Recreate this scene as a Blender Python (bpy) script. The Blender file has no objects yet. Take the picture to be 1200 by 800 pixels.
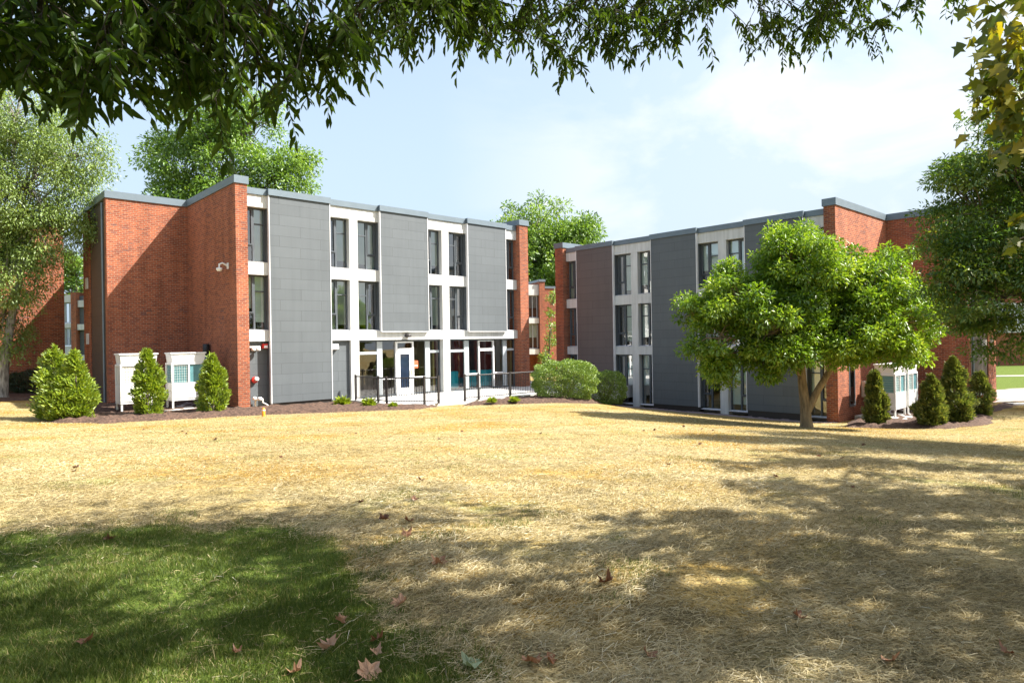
import bpy, bmesh, math, random
import numpy as np
from mathutils import Vector, Matrix, Euler

rnd = random.Random(7)
rng = np.random.default_rng(11)
SC = bpy.context.scene
COL = SC.collection
EYE = 2.45                       # world height of the camera; left building floor is z = 0
F = 769.97                       # focal length in photo pixels (1200 wide)
ANG = 0.744728                   # heading of the left building's front
ROLL = -0.01600398
PITCH = 0.000477
ca, sa = math.cos(ANG), math.sin(ANG)
UX = Vector((ca, sa, 0)); VX = Vector((sa, -ca, 0))

# ------------------------------------------------------------------ camera
def cam_axes():
    right = Vector((1, 0, 0)); fwd = Vector((0, math.cos(PITCH), math.sin(PITCH))); up = Vector((0, -math.sin(PITCH), math.cos(PITCH)))
    r = math.cos(ROLL) * right + math.sin(ROLL) * up
    u = -math.sin(ROLL) * right + math.cos(ROLL) * up
    return r, u, fwd
CR, CU, CF = cam_axes()
def at(px, py, d):
    """a point seen at photo pixel (px, py), d metres away along world Y"""
    v = CR * ((px - 600) / F) - CU * ((py - 400) / F) + CF
    v = v * (d / v.y)
    return Vector((v.x, v.y, v.z + EYE))

cd = bpy.data.cameras.new('camera'); cam = bpy.data.objects.new('camera', cd); COL.objects.link(cam)
cd.sensor_width = 36; cd.lens = 36 * F / 1200; cd.clip_end = 2000; cd.clip_start = 0.05
cam.matrix_world = Matrix(((CR.x, CU.x, -CF.x, 0), (CR.y, CU.y, -CF.y, 0), (CR.z, CU.z, -CF.z, EYE), (0, 0, 0, 1)))
SC.camera = cam

# ------------------------------------------------------------------ tagging
def tag(o, label=None, cat=None, group=None, kind=None):
    if label: o['label'] = label
    if cat: o['category'] = cat
    if group: o['group'] = group
    if kind: o['kind'] = kind
    return o
def empty(name, loc=(0, 0, 0), rz=0.0):
    o = bpy.data.objects.new(name, None); COL.objects.link(o)
    o.location = loc; o.rotation_euler = (0, 0, rz); o.empty_display_size = 0.2
    return o
def copy_tree(o, parent=None):
    c = o.copy(); COL.objects.link(c)
    if parent is not None: c.parent = parent
    for ch in list(o.children): copy_tree(ch, c)
    return c

# ------------------------------------------------------------------ mesh builder
class MB:
    def __init__(self, flip=None):
        self.v = []; self.f = []; self.smooth = []; self.flip = flip   # flip: mirror x -> flip - x
    def add(self, vs, fs, smooth=False):
        b = len(self.v)
        for p in vs:
            p = tuple(p)
            self.v.append((self.flip - p[0], p[1], p[2]) if self.flip is not None else p)
        for f in fs:
            self.f.append(tuple(b + i for i in f)); self.smooth.append(smooth)
        return self
    def box(self, x0, x1, y0, y1, z0, z1):
        vs = [(x, y, z) for z in (z0, z1) for y in (y0, y1) for x in (x0, x1)]
        return self.add(vs, [(0, 2, 3, 1), (4, 5, 7, 6), (0, 1, 5, 4), (2, 6, 7, 3), (0, 4, 6, 2), (1, 3, 7, 5)])
    def hexa(self, p):   # 8 points ordered as in box
        return self.add(p, [(0, 2, 3, 1), (4, 5, 7, 6), (0, 1, 5, 4), (2, 6, 7, 3), (0, 4, 6, 2), (1, 3, 7, 5)])
    def sheet(self, x0, x1, y, z0, z1):
        return self.add([(x0, y, z0), (x1, y, z0), (x1, y, z1), (x0, y, z1)], [(0, 1, 2, 3)])
    def quad(self, a, b, c, d):
        return self.add([a, b, c, d], [(0, 1, 2, 3)])
    def tube(self, pts, radii, n=8, caps=True):
        pts = [Vector(p) for p in pts]
        if not hasattr(radii, '__len__'): radii = [radii] * len(pts)
        vs = []; prev = None
        for i, p in enumerate(pts):
            t = (pts[min(i + 1, len(pts) - 1)] - pts[max(i - 1, 0)])
            t = t.normalized() if t.length > 1e-9 else Vector((0, 0, 1))
            if prev is None:
                a = t.orthogonal().normalized()
            else:
                a = prev - t * prev.dot(t)
                a = a.normalized() if a.length > 1e-6 else t.orthogonal().normalized()
            prev = a; b = t.cross(a)
            for k in range(n):
                w = 2 * math.pi * k / n
                vs.append(p + (a * math.cos(w) + b * math.sin(w)) * radii[i])
        fs = []
        for i in range(len(pts) - 1):
            for k in range(n):
                fs.append((i * n + k, i * n + (k + 1) % n, (i + 1) * n + (k + 1) % n, (i + 1) * n + k))
        self.add(vs, fs, True)
        if caps:
            self.add(vs[:n], [tuple(range(n - 1, -1, -1))]); self.add(vs[-n:], [tuple(range(n))])
        return self
    def lathe(self, c, prof, n=16, axis='z'):
        vs = []
        for (r, h) in prof:
            for k in range(n):
                w = 2 * math.pi * k / n
                q = (r * math.cos(w), r * math.sin(w), h)
                if axis == 'y': q = (q[0], q[2], q[1])
                if axis == 'x': q = (q[2], q[0], q[1])
                vs.append((c[0] + q[0], c[1] + q[1], c[2] + q[2]))
        fs = []
        for i in range(len(prof) - 1):
            for k in range(n):
                fs.append((i * n + k, i * n + (k + 1) % n, (i + 1) * n + (k + 1) % n, (i + 1) * n + k))
        self.add(vs, fs, True)
        self.add(vs[:n], [tuple(range(n))]); self.add(vs[-n:], [tuple(range(n))])
        return self
    def build(self, name, mat, parent=None, loc=None, bevel=0.0):
        me = bpy.data.meshes.new(name); me.from_pydata(self.v, [], self.f)
        for p, s in zip(me.polygons, self.smooth): p.use_smooth = s
        bm = bmesh.new(); bm.from_mesh(me); bmesh.ops.recalc_face_normals(bm, faces=bm.faces)
        if bevel > 0:
            bmesh.ops.remove_doubles(bm, verts=bm.verts, dist=1e-5)
            es = [e for e in bm.edges if len(e.link_faces) == 2 and e.calc_face_angle(0) > 0.6]
            bmesh.ops.bevel(bm, geom=es, offset=bevel, segments=2, affect='EDGES', clamp_overlap=True)
        uv = bm.loops.layers.uv.new('UVMap')
        for f in bm.faces:
            n = f.normal
            for l in f.loops:
                c = l.vert.co
                if abs(n.z) > 0.75: l[uv].uv = (c.x, c.y)
                elif abs(n.x) > abs(n.y): l[uv].uv = (c.y, c.z)
                else: l[uv].uv = (c.x, c.z)
        bm.to_mesh(me); bm.free()
        o = bpy.data.objects.new(name, me); COL.objects.link(o)
        if mat: me.materials.append(mat)
        if parent is not None: o.parent = parent
        if loc is not None: o.location = loc
        return o

# ------------------------------------------------------------------ materials
def newmat(name):
    m = bpy.data.materials.new(name); m.use_nodes = True
    nt = m.node_tree; nt.nodes.clear()
    out = nt.nodes.new('ShaderNodeOutputMaterial')
    return m, nt, out
def N(nt, t, **kw):
    n = nt.nodes.new(t)
    for k, v in kw.items():
        if k in n.inputs: n.inputs[k].default_value = v
        else: setattr(n, k, v)
    return n
def L(nt, a, b): nt.links.new(a, b)
def ramp(nt, fac, stops):
    r = nt.nodes.new('ShaderNodeValToRGB'); el = r.color_ramp.elements
    while len(el) < len(stops): el.new(0.5)
    for e, (p, c) in zip(el, stops): e.position = p; e.color = (*c, 1) if len(c) == 3 else c
    L(nt, fac, r.inputs['Fac']); return r
def mixc(nt, fac, a, b, mode='MIX'):
    m = nt.nodes.new('ShaderNodeMix'); m.data_type = 'RGBA'; m.blend_type = mode
    for sock, v in ((m.inputs['Factor'], fac), (m.inputs['A'], a), (m.inputs['B'], b)):
        if hasattr(v, 'is_linked'): L(nt, v, sock)
        else: sock.default_value = (*v, 1) if isinstance(v, tuple) and len(v) == 3 else v
    return m.outputs['Result']

def plain(name, col, rough=0.6, metal=0.0, var=0.12, scale=3.0, spec=0.4, bump=0.0, bscale=40, streak=0.0):
    """a painted or moulded surface with slight uneven weathering"""
    m, nt, out = newmat(name)
    p = N(nt, 'ShaderNodeBsdfPrincipled', Roughness=rough, Metallic=metal)
    p.inputs['Specular IOR Level'].default_value = spec
    tc = N(nt, 'ShaderNodeTexCoord'); no = N(nt, 'ShaderNodeTexNoise', Scale=scale, Detail=6.0)
    L(nt, tc.outputs['Object'], no.inputs['Vector'])
    a = tuple(c * (1 - var) for c in col); b = tuple(min(1, c * (1 + var)) for c in col)
    r = ramp(nt, no.outputs['Fac'], [(0.3, a), (0.7, b)])
    if streak:
        ms = N(nt, 'ShaderNodeMapping'); ms.inputs['Scale'].default_value = (7, 7, .5); L(nt, tc.outputs['Object'], ms.inputs['Vector'])
        ns = N(nt, 'ShaderNodeTexNoise', Scale=1.0, Detail=6.0); L(nt, ms.outputs[0], ns.inputs['Vector'])
        rs = ramp(nt, ns.outputs['Fac'], [(0.35, (1 - streak, 1 - streak, 1 - streak * 1.1)), (0.6, (1.0,) * 3)])
        L(nt, mixc(nt, 1.0, r.outputs['Color'], rs.outputs['Color'], 'MULTIPLY'), p.inputs['Base Color'])
    else: L(nt, r.outputs['Color'], p.inputs['Base Color'])
    if bump:
        n2 = N(nt, 'ShaderNodeTexNoise', Scale=bscale, Detail=4.0); L(nt, tc.outputs['Object'], n2.inputs['Vector'])
        bp = N(nt, 'ShaderNodeBump', Strength=bump, Distance=0.02); L(nt, n2.outputs['Fac'], bp.inputs['Height']); L(nt, bp.outputs['Normal'], p.inputs['Normal'])
    L(nt, p.outputs[0], out.inputs[0]); return m

def brick_mat(name, c1, c2, mortar, seed=0.0):
    m, nt, out = newmat(name)
    p = N(nt, 'ShaderNodeBsdfPrincipled', Roughness=0.85); p.inputs['Specular IOR Level'].default_value = 0.2
    uv = N(nt, 'ShaderNodeUVMap'); uv.uv_map = 'UVMap'
    b = N(nt, 'ShaderNodeTexBrick', Scale=1.0); b.inputs['Mortar Size'].default_value = 0.010; b.inputs['Mortar Smooth'].default_value = 0.2
    b.inputs['Brick Width'].default_value = 0.215; b.inputs['Row Height'].default_value = 0.08; b.inputs['Bias'].default_value = -0.15
    b.inputs['Color1'].default_value = (*c1, 1); b.inputs['Color2'].default_value = (*c2, 1); b.inputs['Mortar'].default_value = (*mortar, 1)
    L(nt, uv.outputs[0], b.inputs['Vector'])
    # a few darker, purplish burnt bricks in runs
    mp = N(nt, 'ShaderNodeMapping'); mp.inputs['Scale'].default_value = (1 / 0.215, 1 / 0.08, 1); L(nt, uv.outputs[0], mp.inputs['Vector'])
    wn = N(nt, 'ShaderNodeTexWhiteNoise', noise_dimensions='2D')
    fl = N(nt, 'ShaderNodeVectorMath', operation='FLOOR'); L(nt, mp.outputs[0], fl.inputs[0]); L(nt, fl.outputs[0], wn.inputs['Vector'])
    no = N(nt, 'ShaderNodeTexNoise', Scale=0.9, Detail=3.0); L(nt, uv.outputs[0], no.inputs['Vector'])
    mu = N(nt, 'ShaderNodeMath', operation='MULTIPLY'); L(nt, wn.outputs['Value'], mu.inputs[0])
    r0 = ramp(nt, no.outputs['Fac'], [(0.3, (0.75,) * 3), (0.7, (1.06,) * 3)]); L(nt, r0.outputs['Color'], mu.inputs[1])
    r = ramp(nt, mu.outputs[0], [(0.84, (0, 0, 0)), (0.97, (.8, .8, .8))])
    c = mixc(nt, r.outputs['Color'], b.outputs['Color'], (0.16, 0.085, 0.075))
    n2 = N(nt, 'ShaderNodeTexNoise', Scale=0.35, Detail=4.0); L(nt, uv.outputs[0], n2.inputs['Vector'])
    r2 = ramp(nt, n2.outputs['Fac'], [(0.3, (0.84, 0.82, 0.80)), (0.7, (1.08, 1.06, 1.06))])
    c = mixc(nt, 1.0, c, r2.outputs['Color'], 'MULTIPLY')
    n3 = N(nt, 'ShaderNodeTexNoise', Scale=14.0, Detail=2.0); L(nt, uv.outputs[0], n3.inputs['Vector'])
    r3 = ramp(nt, n3.outputs['Fac'], [(0.3, (0.78, 0.78, 0.78)), (0.7, (1.18, 1.18, 1.18))])
    c = mixc(nt, 1.0, c, r3.outputs['Color'], 'MULTIPLY')
    ms = N(nt, 'ShaderNodeMapping'); ms.inputs['Scale'].default_value = (2.2, .22, 1); L(nt, uv.outputs[0], ms.inputs['Vector'])
    n5 = N(nt, 'ShaderNodeTexNoise', Scale=1.0, Detail=6.0); L(nt, ms.outputs[0], n5.inputs['Vector'])
    r5 = ramp(nt, n5.outputs['Fac'], [(0.34, (0.80, 0.79, 0.80)), (0.55, (1.03,) * 3)]); c = mixc(nt, 1.0, c, r5.outputs['Color'], 'MULTIPLY')
    L(nt, c, p.inputs['Base Color'])
    bp = N(nt, 'ShaderNodeBump', Strength=0.6, Distance=0.008); L(nt, b.outputs['Fac'], bp.inputs['Height']); bp.invert = True
    L(nt, bp.outputs['Normal'], p.inputs['Normal']); L(nt, p.outputs[0], out.inputs[0]); return m

def panel_mat(name, col):
    m, nt, out = newmat(name)
    p = N(nt, 'ShaderNodeBsdfPrincipled', Roughness=0.62); p.inputs['Specular IOR Level'].default_value = 0.35
    uv = N(nt, 'ShaderNodeUVMap'); uv.uv_map = 'UVMap'
    b = N(nt, 'ShaderNodeTexBrick', Scale=1.0); b.inputs['Mortar Size'].default_value = 0.007; b.inputs['Mortar Smooth'].default_value = 0.1
    b.inputs['Brick Width'].default_value = 1.78; b.inputs['Row Height'].default_value = 0.43; b.inputs['Bias'].default_value = 0.0
    a2 = tuple(c * 0.955 for c in col); a3 = tuple(c * 1.045 for c in col)
    b.inputs['Color1'].default_value = (*a2, 1); b.inputs['Color2'].default_value = (*a3, 1); b.inputs['Mortar'].default_value = (*(c * 0.62 for c in col), 1)
    L(nt, uv.outputs[0], b.inputs['Vector'])
    n2 = N(nt, 'ShaderNodeTexNoise', Scale=1.2, Detail=6.0); L(nt, uv.outputs[0], n2.inputs['Vector'])
    r2 = ramp(nt, n2.outputs['Fac'], [(0.3, (0.965,) * 3), (0.7, (1.03,) * 3)])
    c = mixc(nt, 1.0, b.outputs['Color'], r2.outputs['Color'], 'MULTIPLY')
    mp = N(nt, 'ShaderNodeMapping'); mp.inputs['Scale'].default_value = (5, .25, 1); L(nt, uv.outputs[0], mp.inputs['Vector'])
    n4 = N(nt, 'ShaderNodeTexNoise', Scale=1.0, Detail=5.0); L(nt, mp.outputs[0], n4.inputs['Vector'])
    r4 = ramp(nt, n4.outputs['Fac'], [(0.32, (0.94, 0.945, 0.95)), (0.6, (1.02,) * 3)]); c = mixc(nt, 1.0, c, r4.outputs['Color'], 'MULTIPLY')
    L(nt, c, p.inputs['Base Color'])
    bp = N(nt, 'ShaderNodeBump', Strength=0.35, Distance=0.006); L(nt, b.outputs['Fac'], bp.inputs['Height']); bp.invert = True
    L(nt, bp.outputs['Normal'], p.inputs['Normal']); L(nt, p.outputs[0], out.inputs[0]); return m

def glass_mat(name, tint=(0.72, 0.80, 0.79), refl=1.0):
    m, nt, out = newmat(name)
    fr = N(nt, 'ShaderNodeFresnel', IOR=1.6)
    mu = N(nt, 'ShaderNodeMath', operation='MULTIPLY_ADD'); mu.inputs[1].default_value = 1.3 * refl; mu.inputs[2].default_value = 0.22 * refl; mu.use_clamp = True
    L(nt, fr.outputs[0], mu.inputs[0])
    tr = N(nt, 'ShaderNodeBsdfTransparent'); tr.inputs['Color'].default_value = (*tint, 1)
    gl = N(nt, 'ShaderNodeBsdfGlossy', Roughness=0.015)
    tc = N(nt, 'ShaderNodeTexCoord'); no = N(nt, 'ShaderNodeTexNoise', Scale=1.3, Detail=2.0); L(nt, tc.outputs['Object'], no.inputs['Vector'])
    bp = N(nt, 'ShaderNodeBump', Strength=0.05, Distance=0.05); L(nt, no.outputs['Fac'], bp.inputs['Height']); L(nt, bp.outputs['Normal'], gl.inputs['Normal'])
    mx = N(nt, 'ShaderNodeMixShader'); L(nt, mu.outputs[0], mx.inputs[0]); L(nt, tr.outputs[0], mx.inputs[1]); L(nt, gl.outputs[0], mx.inputs[2])
    L(nt, mx.outputs[0], out.inputs[0]); return m

def leaf_mat(name, stops, trans=0.4, rough=0.45, gloss=0.06, tcol=(1.15, 1.1, 0.5)):
    m, nt, out = newmat(name)
    at_ = N(nt, 'ShaderNodeAttribute'); at_.attribute_name = 'tint'
    r = ramp(nt, at_.outputs['Fac'], stops)
    df = N(nt, 'ShaderNodeBsdfDiffuse'); L(nt, r.outputs['Color'], df.inputs['Color'])
    tl = N(nt, 'ShaderNodeBsdfTranslucent')
    L(nt, mixc(nt, 1.0, r.outputs['Color'], tcol, 'MULTIPLY'), tl.inputs['Color'])
    mx = N(nt, 'ShaderNodeMixShader'); mx.inputs[0].default_value = trans
    L(nt, df.outputs[0], mx.inputs[1]); L(nt, tl.outputs[0], mx.inputs[2])
    gl = N(nt, 'ShaderNodeBsdfGlossy', Roughness=rough)
    m2 = N(nt, 'ShaderNodeMixShader'); m2.inputs[0].default_value = gloss
    L(nt, mx.outputs[0], m2.inputs[1]); L(nt, gl.outputs[0], m2.inputs[2])
    L(nt, m2.outputs[0], out.inputs[0]); return m

def bark_mat(name, a, b):
    m, nt, out = newmat(name)
    p = N(nt, 'ShaderNodeBsdfPrincipled', Roughness=0.9)
    tc = N(nt, 'ShaderNodeTexCoord'); mp = N(nt, 'ShaderNodeMapping'); mp.inputs['Scale'].default_value = (9, 9, 2)
    L(nt, tc.outputs['Object'], mp.inputs['Vector'])
    no = N(nt, 'ShaderNodeTexNoise', Scale=1.6, Detail=8.0); L(nt, mp.outputs[0], no.inputs['Vector'])
    r = ramp(nt, no.outputs['Fac'], [(0.35, a), (0.65, b)]); L(nt, r.outputs['Color'], p.inputs['Base Color'])
    bp = N(nt, 'ShaderNodeBump', Strength=0.8, Distance=0.03); L(nt, no.outputs['Fac'], bp.inputs['Height']); L(nt, bp.outputs['Normal'], p.inputs['Normal'])
    L(nt, p.outputs[0], out.inputs[0]); return m

M = dict(
    brick=brick_mat('red brick', (0.385, 0.110, 0.050), (0.19, 0.050, 0.032), (0.33, 0.23, 0.16)),
    panel=panel_mat('grey fibre cement', (0.108, 0.122, 0.131)),
    reflectpanel=panel_mat('grey fibre cement with painted brick reflection', (0.118, 0.098, 0.094)),  # same cladding as panel, with light reflected off the brick painted in as brown
    endpanel=panel_mat('charcoal fibre cement with painted brick bounce', (0.080, 0.062, 0.050)),  # its brown tinge is light bounced off the brick, put into the colour
    concrete=plain('white painted concrete', (0.60, 0.605, 0.59), 0.8, var=0.05, scale=1.5, bump=0.1, streak=.16),
    cap=plain('grey metal coping', (0.15, 0.19, 0.22), 0.45, metal=0.3, var=0.06),
    trim=plain('pale aluminium trim', (0.74, 0.74, 0.75), 0.4, var=0.04),
    frame=plain('charcoal window frame', (0.085, 0.098, 0.11), 0.45, var=0.08),
    greyframe=plain('pale grey storefront frame', (0.42, 0.46, 0.48), 0.45, var=0.05),
    whiteframe=plain('white door paint', (0.80, 0.80, 0.80), 0.4, var=0.04),
    glass=glass_mat('window glass', (0.80, 0.88, 0.85)),
    storeglass=glass_mat('storefront glass', (0.80, 0.80, 0.77), 0.6),
    blueglass=plain('blue tinted door glass', (0.016, 0.026, 0.048), 0.06, spec=0.6, var=0.3, scale=2.0),
    blind=plain('mint roller blind', (0.80, 0.90, 0.83), 0.85, var=0.05),
    curtain=plain('ochre curtain', (0.42, 0.36, 0.13), 0.9, var=0.15),
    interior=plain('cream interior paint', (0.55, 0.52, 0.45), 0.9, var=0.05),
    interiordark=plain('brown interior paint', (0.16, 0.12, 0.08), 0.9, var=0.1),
    interiorred=plain('dark red interior paint', (0.36, 0.045, 0.035), 0.85, var=0.1),
    interiorolive=plain('yellow interior paint', (0.62, 0.55, 0.22), 0.85, var=0.06),
    carpet=plain('grey carpet', (0.22, 0.21, 0.20), 0.95, var=0.1),
    roof=plain('grey roofing', (0.25, 0.25, 0.25), 0.9, var=0.1),
    white=plain('white enamel sheet metal', (0.80, 0.79, 0.76), 0.4, var=0.04, scale=2),
    offwhite=plain('off white enamel', (0.70, 0.68, 0.62), 0.45, var=0.04, scale=2),
    teal=plain('teal condenser fins', (0.13, 0.30, 0.33), 0.35, metal=0.3, var=0.12, scale=5),
    darkmetal=plain('dark bronze metal', (0.045, 0.040, 0.038), 0.45, metal=0.2, var=0.1),
    black=plain('black plastic', (0.02, 0.02, 0.022), 0.4, var=0.1),
    blue=plain('blue enamel', (0.015, 0.06, 0.30), 0.35, var=0.1),
    red=plain('red enamel', (0.62, 0.035, 0.025), 0.4, var=0.06),
    orangered=plain('orange red notice board', (0.80, 0.13, 0.06), 0.5, var=0.04),
    orange=plain('orange plastic', (0.85, 0.30, 0.02), 0.5, var=0.06),
    brass=plain('brass', (0.55, 0.42, 0.14), 0.35, metal=0.8, var=0.1),
    slab=plain('broom finished concrete', (0.55, 0.54, 0.51), 0.9, var=0.09, scale=1.4, bump=0.3, bscale=60),
    tealfabric=plain('teal upholstery', (0.02, 0.42, 0.58), 0.8, var=0.06),
    mulch=plain('brown bark mulch', (0.085, 0.050, 0.034), 0.95, var=0.6, scale=11, bump=1.0, bscale=22),
    gravel=plain('pinkish grey gravel', (0.27, 0.21, 0.20), 0.95, var=0.35, scale=40, bump=1.0, bscale=45),
    pale=plain('pale concrete paving', (0.30, 0.275, 0.24), 0.9, var=0.06, scale=1.0, bump=0.2),
    bark=bark_mat('grey brown bark', (0.07, 0.055, 0.040), (0.22, 0.18, 0.13)),
    barkdark=bark_mat('dark twig bark', (0.025, 0.02, 0.014), (0.07, 0.055, 0.04)),
    barktan=bark_mat('tan smooth bark', (0.17, 0.12, 0.065), (0.34, 0.25, 0.14)),
    barkpale=bark_mat('pale grey birch bark', (0.11, 0.10, 0.085), (0.36, 0.34, 0.30)),
)
def G(a, b, c): return [(0.0, a), (0.5, b), (1.0, c)]
ML = dict(
    ash=leaf_mat('dark ash leaf', G((0.037, 0.068, 0.011), (0.058, 0.108, 0.014), (0.113, 0.159, 0.018)), 0.46, gloss=0.015),
    maple=leaf_mat('yellowing maple leaf', G((0.06, 0.11, 0.012), (0.15, 0.19, 0.014), (0.38, 0.32, 0.014)), 0.5),
    locust=leaf_mat('fine mid green leaf', G((0.061, 0.131, 0.019), (0.101, 0.202, 0.026), (0.247, 0.310, 0.035)), 0.42),
    magnolia=leaf_mat('bright green glossy leaf', G((0.084, 0.174, 0.016), (0.174, 0.308, 0.022), (0.394, 0.503, 0.057)), 0.42, 0.4, 0.05),
    birch=leaf_mat('pale olive leaf', G((0.107, 0.177, 0.033), (0.203, 0.301, 0.062), (0.384, 0.497, 0.138)), 0.38),
    far=leaf_mat('green oak leaf', G((0.083, 0.173, 0.028), (0.173, 0.304, 0.044), (0.304, 0.442, 0.083)), 0.4),
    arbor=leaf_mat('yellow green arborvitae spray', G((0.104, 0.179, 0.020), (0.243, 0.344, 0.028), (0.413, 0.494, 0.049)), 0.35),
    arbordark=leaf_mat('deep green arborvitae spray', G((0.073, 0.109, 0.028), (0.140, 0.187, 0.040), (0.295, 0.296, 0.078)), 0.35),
    box=leaf_mat('clipped boxwood leaf', G((0.093, 0.162, 0.024), (0.187, 0.295, 0.048), (0.375, 0.486, 0.112)), 0.3),
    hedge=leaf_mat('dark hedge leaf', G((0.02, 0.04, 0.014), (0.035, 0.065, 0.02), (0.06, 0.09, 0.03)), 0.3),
    lime=leaf_mat('lime green perennial leaf', G((0.16, 0.26, 0.02), (0.28, 0.38, 0.03), (0.42, 0.48, 0.06)), 0.4),
    grass=leaf_mat('grass blade', [(0.0, (0.050, 0.080, 0.014)), (0.45, (0.100, 0.146, 0.024)), (0.8, (0.20, 0.22, 0.05)), (1.0, (0.40, 0.33, 0.16))], 0.35, gloss=0.02),
    straw=leaf_mat('straw', [(0.0, (0.13, 0.105, 0.050)), (0.3, (0.37, 0.30, 0.145)), (0.75, (0.56, 0.475, 0.27)), (1.0, (0.76, 0.70, 0.52))], 0.2, gloss=0.03, tcol=(1.0, 0.85, 0.5)),
    fallen=leaf_mat('dry brown leaf', [(0.0, (0.085, 0.035, 0.018)), (0.5, (0.26, 0.125, 0.060)), (1.0, (0.50, 0.31, 0.19))], 0.2, gloss=0.04, tcol=(1.1, 0.7, 0.4)),
    fallengreen=leaf_mat('pale green leaf underside', G((0.16, 0.21, 0.11), (0.22, 0.27, 0.15), (0.30, 0.34, 0.21)), 0.2),
)

# ------------------------------------------------------------------ leaf meshes (numpy)
TPL = {
    'leaf': (np.array([(0, 0, 0), (.45, .5, .10), (1, 0, -.10), (.45, -.5, .10)], float), [(0, 2, 1), (0, 3, 2)]),
    'ash': (np.array([(0, 0, 0), (.28, .5, .07), (.66, .36, .05), (1, 0, -.16), (.66, -.36, .05), (.28, -.5, .07)], float), [(0, 3, 2, 1), (0, 5, 4, 3)]),
    'maple': (np.array([(0, 0, 0), (.05, .42, .03), (.32, .30, .02), (.42, .62, -.05), (.55, .26, .02), (1, 0, -.12), (.55, -.26, .02), (.42, -.62, -.05), (.32, -.30, .02), (.05, -.42, .03)], float),
              [(0, 2, 1), (0, 4, 3, 2), (0, 6, 5, 4), (0, 8, 7, 6), (0, 9, 8)]),
    'blade': (np.array([(0, .5, 0), (0, -.5, 0), (.55, -.38, .06), (.55, .38, .06), (1, 0, -.10)], float), [(0, 1, 2, 3), (3, 2, 4)]),
    'strip': (np.array([(0, .5, 0), (0, -.5, 0), (.5, -.5, .07), (.5, .5, .07), (1, .5, 0), (1, -.5, 0)], float), [(0, 1, 2, 3), (3, 2, 5, 4)]),
}
def unit(a): return a / np.maximum(np.linalg.norm(a, axis=-1, keepdims=True), 1e-9)
def leaves(name, shape, pos, axis, nrm, length, width, mat, tint, parent=None, loc=None, tint_jit=0.0):
    """one mesh of many small leaf-sized faces"""
    tp, fs = TPL[shape]; K = len(tp); n = len(pos)
    ax = unit(np.asarray(axis, float)); nr = np.asarray(nrm, float)
    side = unit(np.cross(nr, ax) + 1e-6); nn = np.cross(ax, side)
    length = np.broadcast_to(np.asarray(length, float), (n,)); width = np.broadcast_to(np.asarray(width, float), (n,))
    co = (pos[:, None, :] + ax[:, None, :] * (tp[None, :, 0] * length[:, None])[..., None]
          + side[:, None, :] * (tp[None, :, 1] * width[:, None])[..., None]
          + nn[:, None, :] * (tp[None, :, 2] * length[:, None])[..., None])
    me = bpy.data.meshes.new(name)
    me.vertices.add(n * K); me.vertices.foreach_set('co', co.reshape(-1).astype(np.float32))
    tl = np.concatenate([np.array(f) for f in fs]); ls = np.array([len(f) for f in fs]); nl = len(tl)
    li = (np.arange(n)[:, None] * K + tl[None, :]).reshape(-1)
    me.loops.add(len(li)); me.loops.foreach_set('vertex_index', li.astype(np.int32))
    st = np.concatenate([[0], np.cumsum(ls)[:-1]])
    me.polygons.add(n * len(fs)); me.polygons.foreach_set('loop_start', (np.arange(n)[:, None] * nl + st[None, :]).reshape(-1).astype(np.int32))
    a = me.attributes.new('tint', 'FLOAT', 'FACE')
    t = np.clip(np.asarray(tint, float), 0, 1)
    a.data.foreach_set('value', np.repeat(t, len(fs)).astype(np.float32))
    me.update(calc_edges=True); me.materials.append(mat)
    o = bpy.data.objects.new(name, me); COL.objects.link(o)
    if parent is not None: o.parent = parent
    if loc is not None: o.location = loc
    return o
def rdir(n):
    return unit(rng.normal(size=(n, 3)))

# ------------------------------------------------------------------ ground
CP = [(0,0,-1.65),(-6,4,-1.62),(5,4,-1.72),(0,10,-1.85),(-12,20.5,-2.4),(-9,24.5,-2.47),(-1.6,24.8,-2.47),(-1.5,32,-2.52),(0.5,27,-2.54),
      (2.3,29,-2.58),(4.25,28.2,-2.8),(0,37,-2.55),(2.6,38.3,-3.0),(5.5,35.2,-3.45),(9,31.4,-3.5),(13.05,27,-3.52),
      (4.86,34.4,-3.42),(8.25,30.7,-3.5),(11.6,27.06,-3.53),(9.9,22.5,-3.08),(19.3,27.7,-3.25),(22,22,-3.0),(14,20,-3.1),(-22.4,29,-2.15),(-20,32,-2.3),
      (-40,45,-2.4),(40,48,-3.2),(0,70,-2.6),(-25,8,-1.6),(25,6,-2.0),(-70,90,-2.4),(80,90,-3.2),(0,-30,-1.5),(60,0,-2.5),(-60,0,-1.8),(150,250,-3.4),(-150,250,-2.4),(-2,29.2,-2.62),(-4.2,29.2,-2.62),(0,30.5,-2.62),(15.4,26.4,-3.42),(-13,24.4,-2.46)]
_C = np.array(CP, float)
def _K(r2): return np.where(r2 > 0, 0.5 * r2 * np.log(r2 + 1e-12), 0)
_n = len(_C); _A = np.zeros((_n + 3, _n + 3))
_A[:_n, :_n] = _K(((_C[:, None, :2] - _C[None, :, :2]) ** 2).sum(-1)) + np.eye(_n) * 3.0
_A[:_n, _n] = 1; _A[:_n, _n + 1:] = _C[:, :2]; _A[_n, :_n] = 1; _A[_n + 1:, :_n] = _C[:, :2].T
_W = np.linalg.solve(_A, np.r_[_C[:, 2], 0, 0, 0])
def gz(x, y):
    """world height of the ground"""
    x = np.asarray(x, float); y = np.asarray(y, float)
    r2 = (x[..., None] - _C[:, 0]) ** 2 + (y[..., None] - _C[:, 1]) ** 2
    return _K(r2) @ _W[:_n] + _W[_n] + _W[_n + 1] * x + _W[_n + 2] * y + EYE
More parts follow.
